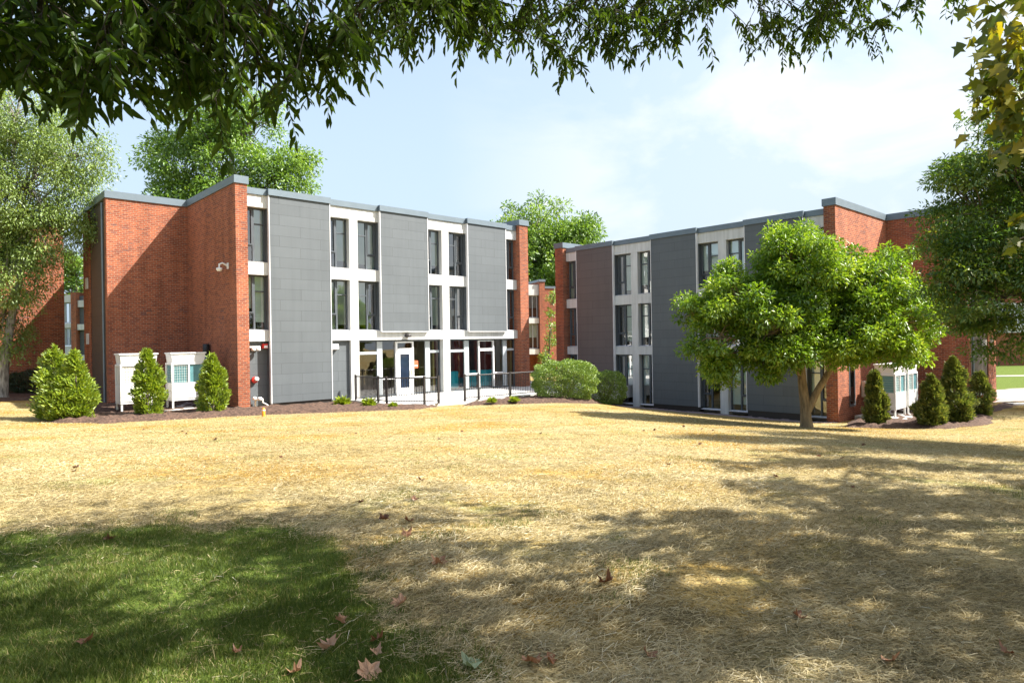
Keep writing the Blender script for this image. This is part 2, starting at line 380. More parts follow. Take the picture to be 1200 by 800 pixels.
def bumps(x, y):
    return 0.012 * np.sin(3.1 * x + 1.7 * np.sin(2.3 * y)) + 0.014 * np.sin(2.7 * y + 1.3 * np.sin(1.9 * x)) + 0.006 * np.sin(9 * x + 4 * y)
def gh(x, y):
    x = np.asarray(x, float); y = np.asarray(y, float)
    return gz(x, y) + bumps(x, y) * np.clip((16 - np.hypot(x, y)) / 8, 0, 1)
def gpt(x, y, dz=0.0): return Vector((x, y, float(gh(x, y)) + dz))

# where the living grass stops and the straw starts (metres)
GE = np.array([(-30, 5.2), (-6.5, 5.6), (-4.58, 5.84), (-3.94, 6.02), (-3.27, 6.24), (-2.56, 6.28), (-2.07, 6.06), (-1.47, 5.54), (-0.99, 4.62), (-0.65, 4.02), (-0.4, 3.56), (-0.1, 2.9), (0.6, 1.5), (2.5, -3)])
def _sd(x, y, poly, closed):
    x = np.asarray(x, float); y = np.asarray(y, float)
    d = np.full(x.shape, 1e9); ins = np.zeros(x.shape, bool); n = len(poly)
    for i in range(n if closed else n - 1):
        a = poly[i]; b = poly[(i + 1) % n]; e = b - a
        t = np.clip(((x - a[0]) * e[0] + (y - a[1]) * e[1]) / max(e @ e, 1e-9), 0, 1)
        d = np.minimum(d, np.hypot(x - a[0] - t * e[0], y - a[1] - t * e[1]))
        if closed:
            c = ((a[1] > y) != (b[1] > y)); 
            with np.errstate(divide='ignore', invalid='ignore'):
                xi = a[0] + (y - a[1]) / (b[1] - a[1]) * (b[0] - a[0])
            ins ^= c & (x < xi)
    return np.where(ins, d, -d) if closed else d
GPOLY = np.vstack([GE, [(2.5, -40), (-30, -40)]])
def grass_sd(x, y):
    """positive inside the living grass"""
    w = 0.10 * np.sin(5.3 * x + 2.2 * y) + 0.07 * np.sin(11.7 * y - 3 * x) + 0.05 * np.sin(23 * x + 9 * y)
    return _sd(x, y, GPOLY, True) + w

def axis_grid(lo, hi, f0, f1, step, grow):
    a = list(np.arange(f0, f1 + 1e-6, step)); s = step; v = f1
    while v < hi: s = min(s * grow, 12); v += s; a.append(min(v, hi))
    s = step; v = f0; b = []
    while v > lo: s = min(s * grow, 12); v -= s; b.append(max(v, lo))
    return np.array(sorted(set(np.round(b + a, 4))))
def grid_mesh(name, X, Y, Z, keep=None):
    nx, ny = X.shape[1], X.shape[0]
    me = bpy.data.meshes.new(name); me.vertices.add(nx * ny)
    me.vertices.foreach_set('co', np.stack([X, Y, Z], -1).reshape(-1).astype(np.float32))
    i = np.arange((ny - 1) * nx).reshape(ny - 1, nx)[:, :-1]
    q = np.stack([i, i + 1, i + nx + 1, i + nx], -1).reshape(-1, 4)
    if keep is not None: q = q[keep.reshape(-1)]
    me.loops.add(q.size); me.loops.foreach_set('vertex_index', q.reshape(-1).astype(np.int32))
    me.polygons.add(len(q)); me.polygons.foreach_set('loop_start', (np.arange(len(q)) * 4).astype(np.int32))
    me.polygons.foreach_set('use_smooth', np.ones(len(q), bool))
    me.update(calc_edges=True)
    if keep is not None:
        bm = bmesh.new(); bm.from_mesh(me); bmesh.ops.delete(bm, geom=[v for v in bm.verts if not v.link_faces], context='VERTS'); bm.to_mesh(me); bm.free()
    return me

def ground_mat():
    m, nt, out = newmat('straw mulch and grass ground')
    p = N(nt, 'ShaderNodeBsdfPrincipled', Roughness=0.95); p.inputs['Specular IOR Level'].default_value = 0.1
    tc = N(nt, 'ShaderNodeTexCoord'); pos = tc.outputs['Object']
    def noise(scale, detail=5.0, sx=1, sy=1, dist=0.0):
        mp = N(nt, 'ShaderNodeMapping'); mp.inputs['Scale'].default_value = (sx, sy, 1); L(nt, pos, mp.inputs['Vector'])
        n = N(nt, 'ShaderNodeTexNoise', Scale=scale, Detail=detail, Distortion=dist); L(nt, mp.outputs[0], n.inputs['Vector']); return n.outputs['Fac']
    fine = ramp(nt, noise(38, 6, 1, 1, 1.2), [(0.32, (0.085, 0.070, 0.035)), (0.47, (0.34, 0.275, 0.135)), (0.70, (0.55, 0.465, 0.26))])
    big = ramp(nt, noise(0.32, 5, 1, 1.5), [(0.36, (0.98, 0.77, 0.40)), (0.5, (1.0, 0.95, 0.82)), (0.64, (1.02, 1.0, 1.0))])
    c = mixc(nt, 1.0, fine.outputs['Color'], big.outputs['Color'], 'MULTIPLY')
    med = ramp(nt, noise(9, 6, 1, 1.3, .8), [(0.32, (0.74, 0.70, 0.56)), (0.5, (1.0, 1.0, 1.0)), (0.7, (1.08, 1.07, 1.04))])
    c = mixc(nt, 1.0, c, med.outputs['Color'], 'MULTIPLY')
    mid = ramp(nt, noise(1.7, 7, 1, 2.4), [(0.33, (0.72, 0.68, 0.54)), (0.55, (1.0, 1.0, 1.0))])
    c = mixc(nt, 1.0, c, mid.outputs['Color'], 'MULTIPLY')
    speck = ramp(nt, noise(11, 3), [(0.26, (1, 1, 1)), (0.31, (0, 0, 0))])
    c = mixc(nt, speck.outputs['Color'], c, (0.16, 0.11, 0.06))
    near = N(nt, 'ShaderNodeAttribute'); near.attribute_name = 'soil'
    bare = ramp(nt, noise(1.6, 6, 1, 1.2, .6), [(0.44, (0, 0, 0)), (0.62, (.8, .8, .8))])
    c = mixc(nt, mixc(nt, 1.0, bare.outputs['Color'], near.outputs['Color'], 'MULTIPLY'), c, (0.11, 0.092, 0.050))
    green = ramp(nt, noise(0.9, 6), [(0.57, (0, 0, 0)), (0.70, (0.6, 0.6, 0.6))])
    c = mixc(nt, green.outputs['Color'], c, (0.20, 0.22, 0.07))
    gfine = ramp(nt, noise(45, 6), [(0.3, (0.05, 0.08, 0.014)), (0.7, (0.15, 0.20, 0.035))])
    aa = N(nt, 'ShaderNodeAttribute'); aa.attribute_name = 'grass'
    c = mixc(nt, aa.outputs['Fac'], c, gfine.outputs['Color'])
    L(nt, c, p.inputs['Base Color'])
    bp = N(nt, 'ShaderNodeBump', Strength=0.9, Distance=0.03); L(nt, noise(26, 8, 1, 1, 1.0), bp.inputs['Height']); L(nt, bp.outputs['Normal'], p.inputs['Normal'])
    L(nt, p.outputs[0], out.inputs[0]); return m
gx = axis_grid(-400, 400, -8, 8, 0.11, 1.09); gy = axis_grid(-60, 700, 1.5, 9, 0.11, 1.06)
GX, GY = np.meshgrid(gx, gy)
far_fade = np.clip((np.hypot(GX, GY) - 110) / 60, 0, 1)
GZ = gh(GX, GY) * (1 - far_fade) + (-0.8) * far_fade
me = grid_mesh('ground', GX, GY, GZ)
ga = np.clip(grass_sd(GX, GY) / 0.12 + 0.5, 0, 1)
lawn_poly = np.array([(21, 37.2), (70, 38.0), (200, 60), (200, 200), (-200, 200), (-200, 60), (-32, 40), (-18, 47), (6, 62), (20, 46)])
ga = np.maximum(ga, np.clip(_sd(GX, GY, lawn_poly, True) / 1.0 + 0.5, 0, 1))
a = me.attributes.new('grass', 'FLOAT', 'POINT'); a.data.foreach_set('value', ga.reshape(-1).astype(np.float32))
a = me.attributes.new('soil', 'FLOAT', 'POINT'); a.data.foreach_set('value', np.clip(1.35 - np.hypot(GX, GY) / 11, 0, 1).reshape(-1).astype(np.float32))
me.materials.append(ground_mat())
ground = bpy.data.objects.new('ground', me); COL.objects.link(ground); tag(ground, kind='structure')

def draped(name, poly, mat, height=0.05, edge=0.35, rough=0.02, step=0.16, base=-0.03, kind='structure'):
    """a bed or sheet that follows the ground inside a polygon, rising to height over edge metres"""
    poly = np.array(poly, float); lo = poly.min(0) - 0.3; hi = poly.max(0) + 0.3
    X, Y = np.meshgrid(np.arange(lo[0], hi[0], step), np.arange(lo[1], hi[1], step))
    sd = _sd(X, Y, poly, True) + (0.06 * np.sin(4.1 * X + 2 * Y) + 0.05 * np.sin(7.3 * Y - 2 * X) if rough else 0)
    t = np.clip(sd / edge, 0, 1); t = t * t * (3 - 2 * t)
    Z = gh(X, Y) + base + (height - base) * t + (rng.normal(size=X.shape) * rough if rough else 0) * t
    fs = (sd[:-1, :-1] > -step) & (sd[1:, 1:] > -step) & (sd[:-1, 1:] > -step) & (sd[1:, :-1] > -step)
    me = grid_mesh(name, X, Y, Z, fs); me.materials.append(mat)
    o = bpy.data.objects.new(name, me); COL.objects.link(o); tag(o, kind=kind); return o

# ------------------------------------------------------------------ local frames of the two main buildings
C1 = 25.905; U0 = 9.38; C2 = 27.911; V0 = -26.35; LEN = 15.68
def left_pt(x, y): return UX * (U0 + x) + VX * (-C1 - y)
LO = UX * U0 + VX * (-C1); RO = UX * C2 + VX * V0
def right_pt(x, y): return UX * (C2 + y) + VX * (V0 + x)

WIN_L = [(0.46, 1.33, 'L')]
def window(root, mb_flip, x0, x1, z0, z1, sash, y=0.40, fmat='frame', blind=None, deep=False, cut=0.68):
    """an aluminium window: outer frame with centre post, an opening sash on one side, a transom bar on the other"""
    f = MB(mb_flip); t = 0.055; w = x1 - x0; h = z1 - z0
    f.box(x0, x0 + t, y, y + .08, z0, z1).box(x1 - t, x1, y, y + .08, z0, z1)
    f.box(x0 + t, x1 - t, y, y + .08, z0, z0 + t).box(x0 + t, x1 - t, y, y + .08, z1 - t, z1)
    xm = x0 + w * (0.46 if sash == 'L' else 0.54)
    f.box(xm - .035, xm + .035, y - .01, y + .08, z0 + t, z1 - t)
    sx0, sx1 = (x0 + t, xm - .035) if sash == 'L' else (xm + .035, x1 - t)
    ox0, ox1 = (xm + .035, x1 - t) if sash == 'L' else (x0 + t, xm - .035)
    zs = z0 + h * (1 - cut); zt = z1 - h * 0.29
    s = .05   # the opening sash
    f.box(sx0, sx0 + s, y - .03, y + .05, zs, z1 - t - .004).box(sx1 - s, sx1, y - .03, y + .05, zs, z1 - t - .004)
    f.box(sx0 + s, sx1 - s, y - .03, y + .05, zs, zs + s).box(sx0 + s, sx1 - s, y - .03, y + .05, z1 - t - .004 - s, z1 - t - .004)
    f.box(sx0, sx1, y, y + .07, zs - .05, zs - .003)
    f.box(ox0, ox1, y, y + .07, zt - .025, zt + .025)
    o = f.build('window', M[fmat], root)
    g = MB(mb_flip); g.sheet(x0 + t * .5, x1 - t * .5, y + .04, z0 + t * .5, z1 - t * .5)
    g.build('pane', M['glass'], o)
    if blind:
        b = MB(mb_flip)
        for (fx0, fx1, fz) in blind:
            b.box(x0 + w * fx0 + .01, x0 + w * fx1 - .01, y + .082, y + .09, z1 - t - (h - 2 * t) * fz, z1 - t)
        b.build('blind', M['blind'], o)
    sl = MB(mb_flip); sl.hexa([(x0, y - .26, z0 - .006 + .008), (x1, y - .26, z0 + .002), (x0, y - .002, z0 + .002), (x1, y - .002, z0 + .002),
                               (x0, y - .26, z0 + .012), (x1, y - .26, z0 + .012), (x0, y - .002, z0 + .05), (x1, y - .002, z0 + .05)])
    sl.build('sill', M['trim'], o)
    return o

SLOTS = [(0.46, 1.35, 'L'), (4.02, 5.00, 'L'), (5.41, 6.46, 'R'), (9.11, 10.04, 'L'), (10.46, 11.54, 'R'), (14.17, 15.06, 'R')]
PANELS = [(1.35, 4.02), (6.46, 9.11), (11.54, 14.17)]
FL = [(5.77, 7.97), (3.05, 5.28)]

def apartment(root, flip, storefront):
    fl = LEN if flip else None
    def mb(): return MB(fl)
    D = 16.0
    # --- brickwork: end pier and its side wall, the notch wall and the wing, far pier, back
    w = mb()
    w.box(0, .46, -.12, D, -.9, 8.75)                       # side wall of the main block, its end is the front pier
    w.box(15.06, LEN, -.12, D, -.9, 8.75)                   # far pier and side wall
    w.box(.46, 15.06, D - .4, D, -.9, 8.75)
    w.box(-3.18, -.004, 5.76, 6.1, -.9, 8.75)               # wing front
    w.box(-3.178, -2.84, 9.2, 10.3, -.9, 8.75)              # wing end, brick beyond the panel
    w.box(-3.18, -.004, 10.303, 10.7, -.9, 8.75)
    w.box(-1.38, -.004, 10.71, D - .01, -.9, 8.70)          # unseen rear block, added to cast the roof shadow on the far left wall
    w.build('wall', M['brick'], root)
    # --- end panel of the wing with its downspout
    e = mb(); e.box(-3.14, -2.9, 6.103, 9.197, -.9, 8.7); e.build('end_panel', M['endpanel'], root)
    d = mb(); d.tube([(-3.24, 6.22, -.3), (-3.24, 6.22, 8.6)], .045, 8); d.build('downspout', M['cap'], root)
    for z in (2.65, 5.2):
        b = mb(); b.box(-3.26, -3.185, 9.55, 9.85, z, z + .5); b.build('vent_hood', M['concrete'], root)
    # --- coping
    c = mb()
    c.box(-.05, .51, -.17, 5.70, 8.752, 9.05).box(-3.23, .51, 5.704, 6.15, 8.752, 9.05).box(-3.23, -2.80, 6.154, 10.75, 8.752, 9.05)
    c.box(15.01, LEN + .05, -.17, D + .05, 8.752, 9.05).box(-.05, .51, 6.154, D + .05, 8.752, 9.05)
    for (x0, x1) in PANELS: c.box(x0 - .02, x1 + .02, -.06, .30, 8.475, 8.73)
    for (x0, x1) in ((.515, 1.328), (4.042, 6.438), (9.132, 11.518), (14.192, 15.005)): c.box(x0, x1, .09, .40, 8.46, 8.71)
    c.build('coping', M['cap'], root)
    r = mb(); r.box(.47, 15.05, .5, D - .41, 8.3, 8.44); r.box(-2.83, -.01, 6.11, 10.29, 8.3, 8.44); r.build('roof', M['roof'], root)
    # --- concrete bands and pilasters
    b = mb()
    for (z0, z1) in ((7.97, 8.455), (5.28, 5.77), (2.63, 3.05)): b.box(.462, 15.058, .15, .5, z0, z1)
    b.build('concrete_band', M['concrete'], root)
    for (x0, x1) in ((5.0, 5.41), (10.04, 10.46)):
        p = mb()
        for (z0, z1) in ((5.772, 7.968), (3.052, 5.278), (-.5, 2.628)): p.box(x0, x1, .153, .5, z0, z1)
        p.build('pilaster', M['concrete'], root)
    # --- cladding panels with white edge trims
    for i, (x0, x1) in enumerate(PANELS):
        zb = .14 if (i == 0 or not storefront) else 3.02
        q = mb(); q.box(x0 + .03, x1 - .03, 0, .147, zb, 8.47); o = q.build('cladding_panel', M['reflectpanel' if (flip and i == 2) else 'panel'], root)
        t = mb(); t.box(x0, x0 + .03, -.012, .147, zb - .02, 8.472).box(x1 - .03, x1, -.012, .147, zb - .02, 8.472)
        if zb > 1: t.box(x0 + .03, x1 - .03, -.012, .147, zb - .03, zb - .003)
        t.build('edge_trim', M['trim'], o)
        if zb < 1:
            k = mb(); k.box(x0 + .02, x1 - .02, .06, .5, -.7, zb - .003); k.build('plinth', M['darkmetal'], root)
        k = mb()
        for (z0, z1) in ((5.772, 7.968), (3.052, 5.278)): k.box(x0 - .004, x1 + .004, .16, .5, z0, z1)
        if zb < 1: k.box(x0 - .004, x1 + .004, .16, .5, zb, 2.628)
        k.build('wall_backing', M['frame'], root)
    # --- upper windows
    rb = random.Random(3 if flip else 5)
    for fi, (z0, z1) in enumerate(FL):
        for si, (x0, x1, s) in enumerate(SLOTS):
            o_ = 1 if s == 'R' else 0
            wide = (0.46, 1.0) if s == 'L' else (0.0, 0.54); thin = (0.0, 0.46) if s == 'L' else (0.54, 1.0)
            bl = None
            k = rb.random()
            if fi == 1 or k < 0.75 or si in (1, 2):
                bl = [(*wide, rb.choice([0.86, 0.9, 1.0, 0.8]))]
                if rb.random() < 0.7: bl.append((*thin, rb.choice([1.0, 0.88, 0.6])))
            if si in (4, 5) and not flip: bl = None
            window(root, fl, x0 + .004, x1 - .004, z0 + .004, z1 - .004, s, blind=bl)
    # --- interior: floors, back wall, partitions
    f = mb()
    for z in (-.12, 2.66, 5.32): f.box(.47, 15.05, .52, 9.0, z, z + .12)
    f.build('interior_floor', M['carpet'], root)
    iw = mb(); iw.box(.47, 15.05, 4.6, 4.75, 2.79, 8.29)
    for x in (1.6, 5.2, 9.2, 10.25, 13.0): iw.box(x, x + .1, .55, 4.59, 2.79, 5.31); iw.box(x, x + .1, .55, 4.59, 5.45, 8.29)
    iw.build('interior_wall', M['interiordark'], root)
    if not storefront:
        for si, (x0, x1, s) in enumerate(SLOTS):
            wide = (0.46, 1.0) if s == 'L' else (0.0, 0.54)
            bl = [(*wide, 0.62)] if si in (3, 4, 0) else ([(0.0, 1.0, 0.9)] if si == 1 else None)
            window(root, fl, x0 + .004, x1 - .004, .02, 2.626, s, blind=bl, cut=.72)
        g = mb(); g.box(.47, 15.05, 4.6, 4.75, 0.01, 2.65)
        for x in (1.6, 5.2, 9.2, 10.25, 13.0): g.box(x, x + .1, .55, 4.59, 0.01, 2.65)
        g.build('interior_wall', M['interior'], root)

left = empty('apartment_building', LO, ANG)
tag(left, 'sunlit three storey apartment block with pale grey panels and glazed ground floor entrance', 'building')
apartment(left, False, True)
right = empty('apartment_building', (RO.x, RO.y, -0.95), ANG - math.pi / 2)
tag(right, 'shaded three storey apartment block with dark panels behind the round green tree', 'building')
apartment(right, True, False)

# ------------------------------------------------------------------ left building: ground floor
def sub(name, mat, mb, parent=left, label=None, **k):
    o = mb.build(name, M[mat], parent, **k)
    if label: o['label'] = label
    return o
sub('service_panel', 'panel', MB().box(.464, 1.346, .36, .42, .05, 2.627))
sub('service_panel', 'panel', MB().box(4.024, 4.996, .30, .36, .02, 2.627))
sub('wall_backing', 'frame', MB().box(.464, 1.346, .43, .5, .02, 2.627)); sub('wall_backing', 'frame', MB().box(4.024, 4.996, .37, .5, .0, 2.627))
# storefront frames
z0, z1 = .03, 2.62; ys = .42
fr = MB(); gf = MB(); wf = MB()
def vbar(m, x0, x1, za=z0, zb=z1, y=ys, d=.12): m.box(x0, x1, y, y + d, za, zb)
def hbar(m, x0, x1, za, zb, y=ys, d=.10): m.box(x0, x1, y, y + d, za, zb)
for (xa, xb) in ((5.414, 10.036), (10.464, 15.056)):
    hbar(fr, xa, xb, 2.55, 2.62); vbar(fr, xa, xa + .05, z0, 2.548); vbar(fr, xb - .05, xb, z0, 2.548)
    hbar(fr, xa + .052, xb - .052, .03, .10, ys + .01)
sub('storefront_frame', 'frame', fr)
for (xa, xb) in ((6.47, 6.75), (9.15, 9.42), (11.57, 11.86), (14.22, 14.49)):
    vm = MB(); vbar(vm, xa, xb, .102, 2.548); sub('storefront_mullion', 'greyframe', vm)
hbar(gf, 5.466, 6.466, 1.98, 2.10); hbar(gf, 9.424, 9.984, 1.98, 2.10); hbar(gf, 10.516, 11.566, 1.98, 2.10); hbar(gf, 14.494, 15.002, 1.98, 2.10)
sub('transom_bar', 'greyframe', gf)
wd_ = MB(); vbar(wd_, 12.50, 12.57, .102, 2.546, ys - .02); vbar(wd_, 13.50, 13.57, .102, 2.546, ys - .02)
hbar(wd_, 12.574, 13.496, 2.0, 2.13, ys - .02); hbar(wd_, 12.574, 13.496, 2.50, 2.545, ys - .02); sub('white_window_frame', 'whiteframe', wd_)
for (xa, xb) in ((6.752, 7.44), (8.47, 9.146), (11.864, 12.494), (13.574, 14.214)): wf = MB(); hbar(wf, xa, xb, .80, .86, ys + .02, .05); sub('guard_bar', 'whiteframe', wf)
sub('storefront_glass', 'storeglass', MB().sheet(5.45, 7.46, ys + .055, .09, 2.56).sheet(8.46, 10.0, ys + .055, .09, 2.56).sheet(10.5, 15.02, ys + .055, .09, 2.56))
dr = MB(); vbar(dr, 7.45, 7.55, .03, 2.547, ys - .03, .14); vbar(dr, 8.37, 8.46, .03, 2.547, ys - .03, .14); hbar(dr, 7.552, 8.368, 2.12, 2.22, ys - .028, .13); hbar(dr, 7.552, 8.368, 2.48, 2.546, ys - .028, .13)
door = sub('door', 'whiteframe', dr)
dl = MB(); yd = ys - .01
vbar(dl, 7.555, 7.70, .04, 2.115, yd, .05); vbar(dl, 8.22, 8.365, .04, 2.115, yd, .05); hbar(dl, 7.702, 8.218, 1.95, 2.115, yd, .05); hbar(dl, 7.702, 8.218, .04, .36, yd, .05)
sub('door_leaf', 'whiteframe', dl, door)
sub('door_glass', 'blueglass', MB().sheet(7.69, 8.23, yd + .02, .35, 1.96), door)
sub('transom_glass', 'storeglass', MB().sheet(7.553, 8.367, yd + .02, 2.222, 2.478), door)
sub('door_handle', 'brass', MB().tube([(8.28, yd - .05, .95), (8.28, yd - .05, 1.20)], .018, 8).tube([(8.28, yd - .05, .97), (8.28, yd, .97)], .012, 6).tube([(8.28, yd - .05, 1.18), (8.28, yd, 1.18)], .012, 6), door)
sub('notice', 'orangered', MB().box(8.50, 8.74, ys + .04, ys + .052, 1.26, 1.62), label='orange red notice on the glass beside the white door')
sub('notice_strip', 'whiteframe', MB().box(8.53, 8.71, ys + .034, ys + .0395, 1.36, 1.40))
# lobby interior
sub('lobby_wall', 'interiordark', MB().box(4.9, 10.3, 3.8, 3.9, .01, 2.62).box(5.0, 5.1, .6, 3.79, .01, 2.62))
sub('lobby_wall', 'interiorred', MB().box(10.32, 15.04, 3.0, 3.1, .01, 2.62).box(13.7, 14.9, 2.2, 2.26, .01, 2.62).box(11.9, 12.4, 1.7, 1.76, .01, 2.62))
sub('lobby_wall', 'interiorolive', MB().box(9.72, 9.82, .62, 2.9, .01, 2.62).box(14.93, 15.03, .62, 1.9, .01, 2.62))
sub('lobby_counter', 'interior', MB().box(5.6, 7.3, 2.2, 2.8, .01, .95).box(8.5, 9.3, 2.4, 2.9, .01, .8))
# wall fittings
lp = sub('wall_light', 'white', MB().box(.60, 1.02, .22, .358, 2.38, 2.44).lathe((.72, .16, 2.34), [(.03, .07), (.08, .02), (.085, -.06), (.07, -.08)], 10).lathe((.92, .16, 2.34), [(.03, .07), (.08, .02), (.085, -.06), (.07, -.08)], 10), label='twin head white flood light')
hs = sub('alarm_horn', 'red', MB().box(1.12, 1.32, .20, .358, 2.34, 2.53), label='red and white alarm strobe'); sub('strobe_lens', 'whiteframe', MB().box(1.16, 1.30, .17, .198, 2.36, 2.46), hs)
fd = sub('fire_connection', 'red', MB().lathe((.80, .25, 1.10), [(.10, -.02), (.13, .0), (.13, .06), (.06, .07), (.06, .108)], 14, 'y'), label='red and white fire hose inlet'); sub('inlet_cap', 'whiteframe', MB().lathe((.85, .21, 1.13), [(.02, -.03), (.09, -.02), (.09, .018)], 12, 'y'), fd)
vp = MB(); vp.tube([(.80, .25, -.10), (.80, .25, .26), (.80, .10, .34), (1.0, .02, .34)], .035, 8).tube([(1.0, .02, .36), (1.0, .02, .20), (1.16, -.04, .10), (1.24, -.08, -.10)], .03, 8).lathe((.90, .05, .34), [(.05, -.06), (.09, -.03), (.09, .05), (.05, .08)], 10).lathe((.74, .18, .36), [(.04, -.06), (.08, -.03), (.08, .05), (.04, .08)], 10)
sub('water_valve', 'white', vp, label='white pipe valves low on the grey wall')
sub('wall_light', 'offwhite', MB().hexa([(4.10, .10, 2.27), (4.40, .10, 2.27), (4.10, .298, 2.22), (4.40, .298, 2.22), (4.10, .16, 2.48), (4.40, .16, 2.48), (4.10, .298, 2.48), (4.40, .298, 2.48)]), label='square white wall pack light')
sub('door_light', 'darkmetal', MB().lathe((7.9, .02, 2.80), [(.03, .09), (.15, .05), (.17, -.02), (.10, -.06)], 14).box(7.84, 7.96, .02, .149, 2.80, 2.90), label='dark dome light over the white door')
cm = MB(); cm.lathe((-.34, .74, 5.48), [(.03, .06), (.11, .04), (.12, -.02), (.07, -.09)], 12).tube([(-.34, .74, 5.53), (-.34, .74, 5.66), (-.22, .74, 5.72), (-.10, .74, 5.66), (-.01, .74, 5.62)], .035, 8).box(-.03, -.003, .66, .82, 5.50, 5.74)
sub('security_camera', 'white', cm, label='white dome camera on a gooseneck arm')
sub('downspout_stub', 'cap', MB().box(-.06, -.003, 5.2, 5.5, 1.1, 1.3))

# ------------------------------------------------------------------ right building: end fittings
# local x runs 15.68 at the near corner; notch wall C faces +x, wing face D looks at the camera
sub('narrow_window', 'frame', MB().box(15.66, 15.70, 1.05, 1.12, .45, 2.9).box(15.66, 15.70, 1.62, 1.69, .45, 2.9).box(15.66, 15.70, 1.122, 1.618, 2.82, 2.9).box(15.66, 15.70, 1.122, 1.618, .45, .55), right)
sub('narrow_pane', 'glass', MB().box(15.684, 15.690, 1.121, 1.619, .551, 2.819), right)
sub('meter_box', 'offwhite', MB().box(15.684, 15.86, 2.40, 2.80, .78, 1.45).box(15.87, 15.90, 2.44, 2.76, .82, 1.41), right, label='pale meter box')
fe = MB().tube([(19.10, 6.75, .0), (19.10, 6.75, .62), (18.98, 6.75, .70)], .11, 10)
o = sub('fire_connection', 'red', fe, right, label='red fire standpipe with white caps')
sub('inlet_cap', 'whiteframe', MB().lathe((19.02, 6.60, .78), [(.04, -.08), (.11, -.04), (.11, .04), (.04, .06)], 12).lathe((19.06, 6.62, 1.0), [(.04, -.08), (.11, -.04), (.11, .04), (.04, .06)], 12), o)
sub('alarm_bell', 'red', MB().lathe((18.87, 6.74, 1.45), [(.02, .14), (.15, .08), (.17, .0)], 14, 'x').box(18.83, 18.86, 7.35, 7.55, .9, 1.45), right)
sub('bell_face', 'whiteframe', MB().box(18.89, 18.93, 6.62, 6.84, 1.12, 1.30), right)
sub('wall_light', 'white', MB().box(18.87, 19.02, 8.0, 8.2, 2.75, 3.15), right, label='small white wall light')

# ------------------------------------------------------------------ other buildings
def block(name, label, origin, rz, z, walls, bands=(), panels=(), wins=(), caps=(), glass='glass', roofbox=None):
    r = empty(name, (origin[0], origin[1], z), rz); tag(r, label, 'building')
    m = MB(); [m.box(*b) for b in walls]; m.build('wall', M['brick'], r)
    if bands: m = MB(); [m.box(*b) for b in bands]; m.build('concrete_band', M['concrete'], r)
    if panels: m = MB(); [m.box(*b) for b in panels]; m.build('cladding_panel', M['panel'], r)
    for (x0, x1, y, za, zb) in wins:
        t = .06; m = MB().box(x0, x0 + t, y - .03, y + .05, za, zb).box(x1 - t, x1, y - .03, y + .05, za, zb).box(x0 + t, x1 - t, y - .03, y + .05, za, za + t).box(x0 + t, x1 - t, y - .03, y + .05, zb - t, zb).box((x0 + x1) / 2 - .03, (x0 + x1) / 2 + .03, y - .03, y + .05, za + t, zb - t)
        o = m.build('window', M['greyframe'], r); MB().sheet(x0 + .03, x1 - .03, y + .008, za + .03, zb - .03).build('pane', M['glass'], o)
        MB().box(x0, x1, y + .1, y + .14, za + (zb - za) * .45, zb).build('blind', M['blind'], o)
        MB().box(x0, x1, y + .3, y + .34, za, zb).build('room_wall', M['interiordark'], o)
    if caps: m = MB(); [m.box(*b) for b in caps]; m.build('coping', M['cap'], r)
    if roofbox: MB().box(*roofbox).build('roof', M['roof'], r)
    return r
# neighbour at far left: plain brick gable catching a diagonal shadow
NB = Vector((-23.13, 34.0, 0))
block('brick_building', 'plain red brick building at the far left behind the slender tree', NB, ANG, 0.0,
      [(-16, 0, 0, 9, -.9, 8.75)], caps=[(-16.05, .05, -.05, .4, 8.753, 9.05), (-.4, .05, .403, 9.05, 8.753, 9.05)], roofbox=(-15.9, -.41, .41, 8.9, 8.754, 8.8))
# seen in the slit between that one and the left block
P = at(73, 400, 58)
block('brick_building', 'distant white banded block in the narrow gap beside the far left brick building', (P.x, P.y), ANG - math.pi * 0.28, 0.2,
      [(1.05, 1.55, -.2, 6, -1, 7.2), (2.55, 8.5, -.25, 6, -1, 8.0)], bands=[(-6, 1.04, 0, 5, 6.35, 7.0), (-6, 1.04, 0, 5, 4.1, 4.5), (-6, 1.04, 0, 5, 1.7, 2.5), (1.56, 2.54, .0, 5, 5.9, 6.5), (1.56, 2.54, -.1, 5, 3.9, 4.4), (1.56, 2.54, -.1, 5, 1.2, 1.7)],
      panels=[(1.56, 2.54, .2, 5, 6.51, 6.9), (1.56, 2.54, .2, 5, 4.41, 5.89), (1.56, 2.54, .2, 5, 1.71, 3.89), (-6, 1.04, .5, 5, -1, 1.69)],
      wins=[(.2, 1.0, .2, 4.55, 6.3), (-.7, .15, .2, 4.55, 6.3), (.2, 1.0, .2, 2.55, 4.05), (-.7, .15, .2, 2.55, 4.05)])
# seen in the middle gap
P = at(612, 400, 56)
block('brick_building', 'small distant block with white top band in the gap between the apartment blocks', (P.x, P.y), ANG * 0.45, 0.0,
      [(1.55, 2.05, -.25, 7, -1, 7.55), (2.06, 9, 1.2, 8, -1, 7.1), (-5, 1.54, 1.0, 6, -1, 2.3)],
      bands=[(-5, 1.545, -.1, 6, 6.4, 7.3), (-5, 1.545, -.1, 1.5, 4.0, 4.45), (-5, 1.545, -.1, 1.5, 1.35, 1.8)],
      panels=[(-5, .55, .1, 1.5, 4.46, 6.39), (-5, .55, .1, 1.5, 1.81, 3.99), (1.45, 1.545, .1, 1.5, 4.46, 6.39), (1.45, 1.545, .1, 1.5, 1.81, 3.99)],
      wins=[(.56, 1.44, .1, 4.47, 6.38), (.56, 1.44, .1, 1.82, 3.98)], caps=[(1.5, 2.1, -.3, 7, 7.552, 7.75), (2.102, 9.05, 1.15, 8, 7.102, 7.3)])
